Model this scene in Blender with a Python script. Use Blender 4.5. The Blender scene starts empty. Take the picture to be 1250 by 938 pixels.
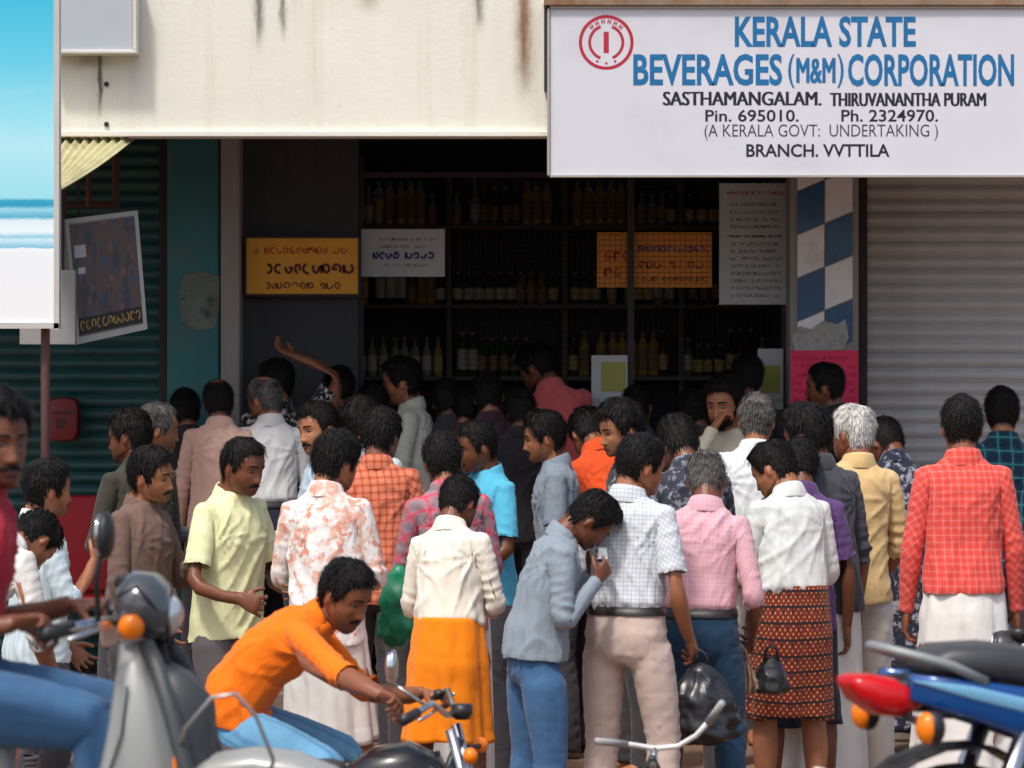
import bpy, bmesh, math, random
import numpy as np
from mathutils import Vector, Matrix
random.seed(7)
RNG = np.random.default_rng(11)
scene = bpy.context.scene
COL = scene.collection

# ------------------------------------------------------------------ camera, sky, sun, exposure
F = 4500.0            # focal length in photo pixels (photo 1250 wide)
CAMZ, HOR = 2.07, 400.0
cam_data = bpy.data.cameras.new('camera')
cam_data.sensor_width = 36.0
cam_data.lens = F / 1250 * 36.0
cam_data.shift_y = -(469 - HOR) / 1250
cam_data.clip_start, cam_data.clip_end = 0.1, 2000
cam_data.dof.use_dof = True
cam_data.dof.focus_distance = 15.8
cam_data.dof.aperture_fstop = 5.0
cam = bpy.data.objects.new('camera', cam_data)
COL.objects.link(cam)
cam.location = (0, 0, CAMZ)
cam.rotation_euler = (math.radians(90), 0, 0)
scene.camera = cam

SUN_EL, SUN_AZ = 59.0, 207.0      # azimuth the light comes FROM, degrees clockwise from +Y
world = bpy.data.worlds.new('World'); scene.world = world
world.use_nodes = True
wn = world.node_tree.nodes; wl = world.node_tree.links
bg = wn['Background']
sky = wn.new('ShaderNodeTexSky'); sky.sky_type = 'NISHITA'; sky.sun_disc = False
sky.sun_elevation = math.radians(SUN_EL); sky.sun_rotation = math.radians(SUN_AZ)
sky.dust_density = 4.0; sky.air_density = 1.0; sky.ozone_density = 1.0
wl.new(sky.outputs[0], bg.inputs[0]); bg.inputs[1].default_value = 0.15
sun_data = bpy.data.lights.new('sun', 'SUN'); sun_data.energy = 2.05; sun_data.angle = math.radians(6)
sun_data.color = (1.0, 0.965, 0.92)
sun = bpy.data.objects.new('sun', sun_data); COL.objects.link(sun)
az, el = math.radians(SUN_AZ), math.radians(SUN_EL)
sdir = Vector((math.sin(az) * math.cos(el), math.cos(az) * math.cos(el), math.sin(el)))
sun.rotation_euler = sdir.to_track_quat('Z', 'Y').to_euler()
sun.location = (-3, 2, 12)
scene.view_settings.view_transform = 'Standard'
scene.view_settings.look = 'None'
scene.view_settings.exposure = 0.33
scene.view_settings.gamma = 1.0
scene.view_settings.use_curve_mapping = False
scene.cycles.use_denoising = True
scene.cycles.max_bounces = 6

# ------------------------------------------------------------------ helpers
def P(px, py, d):
    """photo pixel + distance -> world point"""
    return Vector(((px - 625) / F * d, d, CAMZ - (py - HOR) / F * d))
def PX(px, d): return (px - 625) / F * d
def PZ(py, d): return CAMZ - (py - HOR) / F * d

def lin(c):
    return tuple(((v / 255) / 12.92 if v / 255 <= 0.04045 else ((v / 255 + 0.055) / 1.055) ** 2.4) for v in c)

class MB:
    def __init__(self):
        self.v = []; self.f = []; self.mi = []; self.m = 0
    def add(self, vs, fs):
        o = len(self.v)
        self.v += [tuple(p) for p in vs]
        self.f += [tuple(i + o for i in f) for f in fs]
        self.mi += [self.m] * len(fs)
    def box(self, c, s, rot=None, bev=0):
        hx, hy, hz = s[0] / 2, s[1] / 2, s[2] / 2
        if bev:
            b = min(bev, hx * .9, hy * .9, hz * .9)
            vs = []
            for sx in (-1, 1):
                for sy in (-1, 1):
                    for sz in (-1, 1):
                        vs += [(sx * hx, sy * (hy - b), sz * (hz - b)), (sx * (hx - b), sy * hy, sz * (hz - b)), (sx * (hx - b), sy * (hy - b), sz * hz)]
            bm = bmesh.new()
            for p in vs: bm.verts.new(p)
            r = bmesh.ops.convex_hull(bm, input=bm.verts)
            bm.verts.index_update()
            vs = [v.co.copy() for v in bm.verts]; fs = [[v.index for v in f.verts] for f in bm.faces]
            bm.free()
        else:
            vs = [Vector((sx * hx, sy * hy, sz * hz)) for sx in (-1, 1) for sy in (-1, 1) for sz in (-1, 1)]
            fs = [(0, 1, 3, 2), (4, 6, 7, 5), (0, 4, 5, 1), (2, 3, 7, 6), (0, 2, 6, 4), (1, 5, 7, 3)]
        c = Vector(c)
        vs = [(rot @ p if rot else p) + c for p in vs]
        self.add(vs, fs)
    def loft(self, rings, closed=True, caps=True, loop=False):
        n = len(rings[0]); vs = [p for r in rings for p in r]; fs = []
        m = len(rings)
        for i in range(m if loop else m - 1):
            a = i * n; b = ((i + 1) % m) * n
            for j in range(n if closed else n - 1):
                k = (j + 1) % n
                fs.append((a + j, a + k, b + k, b + j))
        if caps and closed and not loop:
            fs.append(tuple(range(n - 1, -1, -1))); fs.append(tuple((m - 1) * n + j for j in range(n)))
        self.add(vs, fs)
    def tube(self, pts, rad, seg=8, loop=False, caps=True):
        pts = [Vector(p) for p in pts]
        if not hasattr(rad, '__len__'): rad = [rad] * len(pts)
        rings = []; up = None
        for i, p in enumerate(pts):
            if loop: t = pts[(i + 1) % len(pts)] - pts[i - 1]
            else: t = pts[min(i + 1, len(pts) - 1)] - pts[max(i - 1, 0)]
            t.normalize()
            if up is None:
                up = Vector((0, 0, 1)) if abs(t.z) < .9 else Vector((0, 1, 0))
            u = up - t * up.dot(t); u.normalize(); w = t.cross(u); up = u
            rings.append([p + (u * math.cos(2 * math.pi * j / seg) + w * math.sin(2 * math.pi * j / seg)) * rad[i] for j in range(seg)])
        self.loft(rings, caps=caps, loop=loop)
    def ell(self, c, r, rot=None, nu=12, nv=8):
        c = Vector(c); rings = []
        for i in range(1, nv):
            a = math.pi * i / nv
            ring = []
            for j in range(nu):
                b = 2 * math.pi * j / nu
                p = Vector((r[0] * math.sin(a) * math.cos(b), r[1] * math.sin(a) * math.sin(b), r[2] * math.cos(a)))
                ring.append((rot @ p if rot else p) + c)
            rings.append(ring)
        self.loft(rings)
    def lathe(self, prof, c=(0, 0, 0), axis='Z', seg=16, caps=True, loop=False):
        c = Vector(c); rings = []
        for r, h in prof:
            ring = []
            for j in range(seg):
                a = 2 * math.pi * j / seg
                x, y = r * math.cos(a), r * math.sin(a)
                p = {'Z': (x, y, h), 'Y': (x, h, -y), 'X': (h, x, y)}[axis]
                ring.append(Vector(p) + c)
            rings.append(ring)
        self.loft(rings, caps=caps, loop=loop)
    def prism(self, poly, y0, y1, plane='XZ'):
        def q(p, y): return (p[0], y, p[1]) if plane == 'XZ' else ((p[0], p[1], y) if plane == 'XY' else (y, p[0], p[1]))
        n = len(poly)
        vs = [q(p, y0) for p in poly] + [q(p, y1) for p in poly]
        fs = [tuple(range(n)), tuple(range(2 * n - 1, n - 1, -1))] + [(j, j + n, (j + 1) % n + n, (j + 1) % n) for j in range(n)]
        self.add(vs, fs)
    def mesh(self, name, smooth=False):
        me = bpy.data.meshes.new(name)
        me.from_pydata(self.v, [], self.f)
        if any(self.mi): me.polygons.foreach_set('material_index', self.mi)
        if smooth: me.polygons.foreach_set('use_smooth', [True] * len(me.polygons))
        me.validate(); 
        bm = bmesh.new(); bm.from_mesh(me); bmesh.ops.recalc_face_normals(bm, faces=bm.faces); bm.to_mesh(me); bm.free()
        return me
    def obj(self, name, mats, parent=None, smooth=False, loc=None):
        me = self.mesh(name, smooth)
        return mobj(name, me, mats, parent, loc)

def mobj(name, me, mats, parent=None, loc=None):
    if not isinstance(mats, (list, tuple)): mats = [mats]
    if len(me.materials) == 0:
        for m in mats: me.materials.append(m)
    o = bpy.data.objects.new(name, me); COL.objects.link(o)
    if parent is not None: o.parent = parent
    if loc is not None: o.location = loc
    return o
def smooth_by_angle(o, deg=40):
    me = o.data
    me.polygons.foreach_set('use_smooth', [True] * len(me.polygons))
    bm = bmesh.new(); bm.from_mesh(me)
    lim = math.radians(deg)
    for e in bm.edges:
        if len(e.link_faces) == 2: e.smooth = e.calc_face_angle(0) < lim
    bm.to_mesh(me); bm.free()
    return o
def empty(name, loc=(0, 0, 0), rz=0.0, label=None, cat=None, group=None):
    o = bpy.data.objects.new(name, None); COL.objects.link(o)
    o.location = loc; o.rotation_euler = (0, 0, rz); o.empty_display_size = 0.1
    tag(o, label, cat, group)
    return o
def tag(o, label=None, cat=None, group=None, kind=None):
    if label: o['label'] = label
    if cat: o['category'] = cat
    if group: o['group'] = group
    if kind: o['kind'] = kind
    return o
def se_ring(c, u, v, ru, rv, n=2.0, seg=20, skew=0):
    """super-ellipse ring around c in plane u,v"""
    c, u, v = Vector(c), Vector(u), Vector(v); out = []
    for j in range(seg):
        a = 2 * math.pi * j / seg; ca, sa = math.cos(a), math.sin(a)
        out.append(c + u * ru * math.copysign(abs(ca) ** (2 / n), ca) + v * rv * math.copysign(abs(sa) ** (2 / n), sa))
    return out

# ------------------------------------------------------------------ materials
MATS = {}
def new_mat(name):
    m = bpy.data.materials.new(name); m.use_nodes = True
    nt = m.node_tree; b = nt.nodes['Principled BSDF']
    return m, nt, b
def N(nt, typ, **kw):
    n = nt.nodes.new(typ)
    for k, v in kw.items(): setattr(n, k, v)
    return n
def mathn(nt, op, a, b=None, c=None):
    n = N(nt, 'ShaderNodeMath', operation=op)
    for i, x in enumerate((a, b, c)):
        if x is None: continue
        if isinstance(x, (int, float)): n.inputs[i].default_value = x
        else: nt.links.new(x, n.inputs[i])
    return n.outputs[0]
def mix(nt, fac, a, b, blend='MIX'):
    n = N(nt, 'ShaderNodeMix', data_type='RGBA', blend_type=blend)
    for sock, x in ((n.inputs[0], fac), (n.inputs[6], a), (n.inputs[7], b)):
        if isinstance(x, (int, float)): sock.default_value = x
        elif isinstance(x, tuple): sock.default_value = (*x[:3], 1)
        else: nt.links.new(x, sock)
    return n.outputs[2]
def coords(nt, kind='Object', scale=(1, 1, 1), loc=(0, 0, 0)):
    if kind == 'rest':
        a = N(nt, 'ShaderNodeAttribute', attribute_name='rest'); out = a.outputs['Vector']
    else:
        t = N(nt, 'ShaderNodeTexCoord'); out = t.outputs[kind]
    mp = N(nt, 'ShaderNodeMapping'); nt.links.new(out, mp.inputs[0])
    mp.inputs['Scale'].default_value = scale; mp.inputs['Location'].default_value = loc
    return mp.outputs[0]
def noise(nt, vec, scale, detail=3, rough=.55):
    n = N(nt, 'ShaderNodeTexNoise'); nt.links.new(vec, n.inputs['Vector'])
    n.inputs['Scale'].default_value = scale; n.inputs['Detail'].default_value = detail; n.inputs['Roughness'].default_value = rough
    return n.outputs[0]
def ramp(nt, fac, lo, hi):
    n = N(nt, 'ShaderNodeMapRange', interpolation_type='SMOOTHSTEP'); nt.links.new(fac, n.inputs[0])
    n.inputs[1].default_value = lo; n.inputs[2].default_value = hi
    return n.outputs[0]
def bump(nt, b, h, strength, dist=.01):
    n = N(nt, 'ShaderNodeBump'); n.inputs['Strength'].default_value = strength; n.inputs['Distance'].default_value = dist
    nt.links.new(h, n.inputs['Height']); nt.links.new(n.outputs[0], b.inputs['Normal'])

def plain(name, col, rough=.6, metal=0.0, var=.12, vscale=6, bmp=0.0, bscale=40, spec=.5, coat=0, dirt=None, dirt_amt=.4):
    key = name
    if key in MATS: return MATS[key]
    m, nt, b = new_mat(name)
    v = coords(nt)
    n1 = noise(nt, v, vscale, 4)
    dark = tuple(c * (1 - var * 1.6) for c in col); lite = tuple(min(1, c * (1 + var)) for c in col)
    c = mix(nt, n1, dark, lite)
    if dirt:
        n2 = noise(nt, coords(nt, loc=(3.1, 1.7, 5.2)), vscale * .6, 6, .65)
        c = mix(nt, mathn(nt, 'MULTIPLY', ramp(nt, n2, .5, .68), dirt_amt), c, dirt)
    nt.links.new(c, b.inputs['Base Color'])
    n3 = noise(nt, coords(nt, loc=(9, 2, 1)), vscale * 2, 3)
    r = mathn(nt, 'MULTIPLY_ADD', n3, .25, rough - .12)
    nt.links.new(r, b.inputs['Roughness'])
    b.inputs['Metallic'].default_value = metal
    b.inputs['Specular IOR Level'].default_value = spec
    if coat: b.inputs['Coat Weight'].default_value = coat; b.inputs['Coat Roughness'].default_value = .08
    if bmp: bump(nt, b, noise(nt, coords(nt), bscale, 4), bmp, .005)
    MATS[key] = m
    return m

CLOTH_ID = [0]
def cloth(col, pat=None, c2=None, c3=None, sc=1.0, rough=.85, var=.08, name='cotton'):
    """col etc are sRGB 0-255 triples"""
    CLOTH_ID[0] += 1
    m, nt, b = new_mat('%s_%02d' % (name, CLOTH_ID[0]))
    col = lin(col); c2 = lin(c2) if c2 else None; c3 = lin(c3) if c3 else None
    seed = (random.random() * 10, random.random() * 10, random.random() * 10)
    rest = coords(nt, 'rest')
    sep = N(nt, 'ShaderNodeSeparateXYZ'); nt.links.new(rest, sep.inputs[0])
    X, Y, Z = sep.outputs
    base = tuple(col)
    if pat in ('plaid', 'check', 'stripe', 'window'):
        # distance around the body, so that bands stay even on the sides too
        ang = mathn(nt, 'ARCTAN2', X, Y)
        U = mathn(nt, 'MULTIPLY', ang, .16)
        AX = mathn(nt, 'ABSOLUTE', X)
        U = mathn(nt, 'MULTIPLY_ADD', Y, .35, X)
        def sq(s, k, duty, ph=0.0):
            s1 = mathn(nt, 'FRACT', mathn(nt, 'MULTIPLY_ADD', s, k, 50.0 + ph))
            return ramp(nt, mathn(nt, 'ABSOLUTE', mathn(nt, 'SUBTRACT', s1, .5)), duty / 2 + .03, duty / 2 - .03)
        k = sc
        if pat == 'stripe':
            c = mix(nt, sq(U, k, .4), base, c2)
        elif pat == 'window':
            a = mathn(nt, 'MAXIMUM', sq(U, k, .14), sq(Z, k, .14))
            c = mix(nt, a, base, c2)
            if c3: c = mix(nt, mathn(nt, 'MAXIMUM', sq(U, k, .08, .5), sq(Z, k, .08, .5)), c, c3)
        else:
            c = mix(nt, mathn(nt, 'MULTIPLY', sq(U, k, .5), .5), base, c2)
            c = mix(nt, mathn(nt, 'MULTIPLY', sq(Z, k, .5), .6), c, c2)
            if c3:
                c = mix(nt, mathn(nt, 'MULTIPLY', sq(Z, k, .13, .5), .8), c, c3)
                c = mix(nt, mathn(nt, 'MULTIPLY', sq(U, k, .13, .5), .8), c, c3)
    elif pat == 'print':
        n = noise(nt, coords(nt, 'rest', loc=seed), 16 * sc, 3, .6)
        c = mix(nt, ramp(nt, n, .50, .62), base, c2)
        if c3:
            n = noise(nt, coords(nt, 'rest', loc=(seed[1], seed[2], seed[0])), 26 * sc, 3, .6)
            c = mix(nt, ramp(nt, n, .55, .62), c, c3)
    elif pat == 'batik':
        def wv(s, k, ph=0.0): return mathn(nt, 'SINE', mathn(nt, 'MULTIPLY_ADD', s, k, ph))
        AN = mathn(nt, 'MULTIPLY', mathn(nt, 'ARCTAN2', X, Y), .18)
        d1 = mathn(nt, 'MULTIPLY', wv(AN, 230), wv(Z, 190))
        c = mix(nt, ramp(nt, d1, .35, .7), base, c2)
        c = mix(nt, ramp(nt, wv(Z, 95), .75, .95), c, c3)
        c = mix(nt, mathn(nt, 'MULTIPLY', ramp(nt, mathn(nt, 'MULTIPLY', wv(AN, 120), wv(Z, 48, 1.0)), .6, .85), .8), c, c3)
    else:
        c = base
    n1 = noise(nt, coords(nt, 'rest', loc=seed), 7, 4, .6)
    shade = N(nt, 'ShaderNodeMapRange'); nt.links.new(n1, shade.inputs[0])
    shade.inputs[1].default_value = .25; shade.inputs[2].default_value = .75
    shade.inputs[3].default_value = 1 - var * 1.5; shade.inputs[4].default_value = 1 + var * .6
    mul = N(nt, 'ShaderNodeVectorMath', operation='SCALE')
    if isinstance(c, tuple):
        mul.inputs[0].default_value = c[:3]
    else: nt.links.new(c, mul.inputs[0])
    nt.links.new(shade.outputs[0], mul.inputs['Scale'])
    nt.links.new(mul.outputs[0], b.inputs['Base Color'])
    b.inputs['Roughness'].default_value = rough
    b.inputs['Specular IOR Level'].default_value = .2
    b.inputs['Sheen Weight'].default_value = .12; b.inputs['Sheen Roughness'].default_value = .5
    # soft creases, one stretched one way, one the other, and the weave
    w1 = noise(nt, coords(nt, 'rest', scale=(1, 1, .28), loc=seed), 15, 2, .45)
    w2 = noise(nt, coords(nt, 'rest', scale=(.5, .5, 1.1), loc=(seed[2], seed[0], 1)), 9, 1, .45)
    r1 = mathn(nt, 'ABSOLUTE', mathn(nt, 'SUBTRACT', w1, .5)); r2 = mathn(nt, 'ABSOLUTE', mathn(nt, 'SUBTRACT', w2, .5))
    h = mathn(nt, 'ADD', mathn(nt, 'MULTIPLY', r1, .8), mathn(nt, 'MULTIPLY', r2, .5))
    h = mathn(nt, 'MULTIPLY_ADD', noise(nt, rest, 260, 2), .02, h)
    bump(nt, b, h, .45, .03)
    return m

def skin_mat(name, col):
    if name in MATS: return MATS[name]
    m, nt, b = new_mat(name)
    col = lin(col)
    v = coords(nt, 'rest')
    n1 = noise(nt, v, 14, 4, .6); n2 = noise(nt, v, 60, 3)
    c = mix(nt, ramp(nt, n1, .3, .7), tuple(x * f for x, f in zip(col, (.86, .82, .8))), tuple(x * f for x, f in zip(col, (1.1, 1.06, 1.03))))
    sep = N(nt, 'ShaderNodeSeparateXYZ'); nt.links.new(v, sep.inputs[0])
    st = mathn(nt, 'MULTIPLY', mathn(nt, 'MULTIPLY', ramp(nt, sep.outputs[2], 1.525, 1.495), ramp(nt, sep.outputs[1], .015, .05)), ramp(nt, sep.outputs[2], 1.41, 1.44))
    st = mathn(nt, 'MULTIPLY', st, mathn(nt, 'MULTIPLY_ADD', noise(nt, v, 130, 2), .9, .05))
    c = mix(nt, st, c, tuple(x * .35 for x in col))                     # shaved beard
    ear = mathn(nt, 'MULTIPLY', ramp(nt, mathn(nt, 'ABSOLUTE', sep.outputs[0]), .066, .074), ramp(nt, sep.outputs[2], 1.48, 1.50))
    c = mix(nt, mathn(nt, 'MULTIPLY', ear, .3), c, (col[0] * 1.25, col[1] * .8, col[2] * .75))
    nt.links.new(c, b.inputs['Base Color'])
    nt.links.new(mathn(nt, 'MULTIPLY_ADD', n2, .35, .27), b.inputs['Roughness'])
    b.inputs['Specular IOR Level'].default_value = .42
    bump(nt, b, noise(nt, v, 160, 3), .15, .004)
    MATS[name] = m
    return m
SKIN = [skin_mat('skin_a', (136, 86, 60)), skin_mat('skin_b', (154, 102, 72)), skin_mat('skin_c', (114, 70, 48)), skin_mat('skin_d', (172, 118, 84))]
def hair_mat(name, c1, c2):
    m, nt, b = new_mat(name)
    v = coords(nt, 'rest', scale=(1, 1, .35))
    n1 = noise(nt, v, 120, 3, .7)
    n0 = noise(nt, coords(nt, 'rest'), 18, 3, .6)
    c = mix(nt, ramp(nt, mathn(nt, 'MULTIPLY_ADD', n0, .5, mathn(nt, 'MULTIPLY', n1, .5)), .35, .65), c1, c2)
    nt.links.new(c, b.inputs['Base Color'])
    b.inputs['Roughness'].default_value = .55; b.inputs['Specular IOR Level'].default_value = .16
    bump(nt, b, n1, .9, .006)
    return m
HAIR = {'black': hair_mat('hair_black', (.003, .003, .003), (.011, .009, .008)),
        'salt': hair_mat('hair_salt', (.02, .018, .017), (.16, .15, .14)),
        'silver': hair_mat('hair_silver', (.30, .29, .27), (.72, .70, .66))}
M_LIP = plain('lip_skin', (.13, .05, .04), .5)
M_SCLERA = plain('eye_white', (.13, .11, .10), .4)
M_IRIS = plain('eye_iris', (.012, .008, .006), .2)

# ------------------------------------------------------------------ people: one rest body, skinned into each pose
def vnoise(p, seed=0):
    """smooth value noise in -1..1 for an (n,3) array"""
    i = np.floor(p).astype(np.int64); f = p - i; f = f * f * (3 - 2 * f)
    def h(ix, iy, iz):
        n = (ix * 73856093) ^ (iy * 19349663) ^ (iz * 83492791) ^ (seed * 2654435 + 97)
        n = (n ^ (n >> 13)) * 1274126177
        return ((n & 0xffff) / 32767.5) - 1
    out = 0
    for dx in (0, 1):
        for dy in (0, 1):
            for dz in (0, 1):
                w = (f[:, 0] if dx else 1 - f[:, 0]) * (f[:, 1] if dy else 1 - f[:, 1]) * (f[:, 2] if dz else 1 - f[:, 2])
                out = out + w * h(i[:, 0] + dx, i[:, 1] + dy, i[:, 2] + dz)
    return out

def voxel(me, size):
    o = bpy.data.objects.new('tmp', me); COL.objects.link(o)
    m = o.modifiers.new('r', 'REMESH'); m.mode = 'VOXEL'; m.voxel_size = size
    nm = bpy.data.meshes.new_from_object(o.evaluated_get(bpy.context.evaluated_depsgraph_get()))
    bpy.data.objects.remove(o)
    return nm
def get_co(me):
    a = np.empty(len(me.vertices) * 3, np.float64); me.vertices.foreach_get('co', a); return a.reshape(-1, 3)
def get_no(me):
    a = np.empty(len(me.vertices) * 3, np.float32); me.vertex_normals.foreach_get('vector', a); return a.reshape(-1, 3).astype(np.float64)
def get_edges(me):
    a = np.empty(len(me.edges) * 2, np.int32); me.edges.foreach_get('vertices', a); return a.reshape(-1, 2)
def set_rest(me, co=None):
    co = get_co(me) if co is None else co
    at = me.attributes.get('rest') or me.attributes.new('rest', 'FLOAT_VECTOR', 'POINT')
    at.data.foreach_set('vector', np.ascontiguousarray(co, dtype=np.float32).ravel())

# rest skeleton (metres, person faces +Y, 1.68 tall, arms 40 degrees out)
AD = np.array([math.sin(math.radians(40)), 0, -math.cos(math.radians(40))])
L1, L2, LP = .285, .25, .085
SH = np.array([.146, -.02, 1.352])
HC = np.array([0, .014, 1.553])            # head centre
J = {'pelvis': np.array([0, 0, .93]), 'spine': np.array([0, -.01, 1.04]), 'chest': np.array([0, -.015, 1.18]),
     'neck': np.array([0, -.025, 1.42]), 'head': np.array([0, -.008, 1.485])}
for sd, sg in (('R', 1), ('L', -1)):
    mir = np.array([sg, 1, 1]); J['ua' + sd] = SH * mir
    J['fa' + sd] = (SH + AD * L1) * mir; J['hd' + sd] = (SH + AD * (L1 + L2)) * mir
    J['fi' + sd] = (SH + AD * (L1 + L2 + LP)) * mir; J['fj' + sd] = (SH + AD * (L1 + L2 + LP + .036)) * mir
    J['tm' + sd] = (SH + AD * (L1 + L2 + .03) + np.array([0, .03, 0])) * mir
    J['th' + sd] = np.array([.092 * sg, 0, .90]); J['sn' + sd] = np.array([.098 * sg, .012, .485]); J['ft' + sd] = np.array([.10 * sg, -.015, .085])
BONES = list(J.keys()); BI = {b: i for i, b in enumerate(BONES)}

# ---- head surface
HZ = [(.1165, .006, -.002, -.012), (.113, .020, .022, -.038), (.102, .042, .048, -.066), (.080, .061, .070, -.088), (.045, .0745, .0865, -.101), (.012, .0755, .0875, -.101),
      (-.012, .0735, .0850, -.096), (-.034, .0705, .0850, -.088), (-.055, .0645, .0860, -.074), (-.075, .0565, .0850, -.054), (-.092, .0460, .0820, -.034), (-.106, .0300, .0740, -.008), (-.113, .010, .055, .02)]
_hz = np.array(HZ)[::-1]
def head_ring(z):
    return (np.interp(z, _hz[:, 0], _hz[:, 1]) * .985, np.interp(z, _hz[:, 0], _hz[:, 2]), np.interp(z, _hz[:, 0], _hz[:, 3]))
def face_bump(x, z):
    ax = np.abs(x); g = lambda a, w: np.exp(-(a / w) ** 2)
    t = np.clip((.016 - z) / .056, 0, 1)
    p = np.where(z > -.040, .003 + .021 * t ** 1.3, np.where(z > -.052, .024 * (1 - (-.040 - z) / .012), 0)) * (z < .02)
    out = p * g(x, .0085 + .007 * t)
    out += .004 * g(ax - .015, .006) * g(z + .042, .007)                      # nostril wings
    out -= .0085 * g(ax - .031, .015) * g(z - .001, .010)                      # eye sockets
    out += .0045 * g(z - .022, .008) * g(ax - .028, .028)                     # brow
    out += .004 * g(ax - .048, .014) * g(z + .026, .014)                      # cheeks
    out += .0055 * g(z + .062, .0065) * g(x, .021) - .003 * g(z + .0665, .0022) * g(x, .022) + .005 * g(z + .072, .006) * g(x, .018)
    out += .005 * g(z + .096, .012) * g(x, .018) - .002 * g(z + .082, .005) * g(x, .02)
    return out
def head_pt(phi, z, off=0.0):
    """phi 0 = front, +right; arrays ok"""
    hw, fr, bk = head_ring(z)
    yc = np.where(np.cos(phi) > 0, (fr + bk) / 2 + .0, (fr + bk) / 2); b = (fr - bk) / 2
    n = 2.25
    s, c = np.sin(phi), np.cos(phi)
    x = hw * np.sign(s) * np.abs(s) ** (2 / n); y = yc + b * np.sign(c) * np.abs(c) ** (2 / n)
    w = np.clip(c * 2.2, 0, 1)
    y = y + face_bump(x, z) * w
    r = np.sqrt(x * x + (y - yc) ** 2) + 1e-6
    kx, ky = x / r, (y - yc) / r
    kz = np.clip((z - .02) / .1, -.3, 1) ** 1.0
    k = np.sqrt(1 + kz * kz)
    return np.stack([x + off * kx / k, y + off * ky / k, z + off * kz / k], -1)
def face_pt(x, z, off=0.0):
    hw, fr, bk = head_ring(z); n = 2.25
    b = (fr - bk) / 2; yc = (fr + bk) / 2
    y = yc + b * np.clip(1 - np.abs(x / hw) ** n, 0, 1) ** (1 / n) + face_bump(x, z) + off
    return np.stack([x + 0 * y, y, z + 0 * y], -1)

def tube_between(mb, pts, rx, ry, ax_x, seg=14):
    """loft with elliptical sections; ax_x the section's first axis"""
    pts = [Vector(p) for p in pts]; rings = []
    for i, p in enumerate(pts):
        t = (pts[min(i + 1, len(pts) - 1)] - pts[max(i - 1, 0)]).normalized()
        u = Vector(ax_x) - t * Vector(ax_x).dot(t); u.normalize(); v = t.cross(u)
        rings.append(se_ring(p, u, v, rx[i], ry[i], 2.0, seg))
    mb.loft(rings)
def torso_rings(rows, seg=28, n=2.4):
    out = []
    for z, hw, fr, bk in rows:
        out.append(se_ring((0, (fr + bk) / 2, z), (1, 0, 0), (0, 1, 0), hw * .91, (fr - bk) / 2 * .91, n, seg))
    return out

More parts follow.
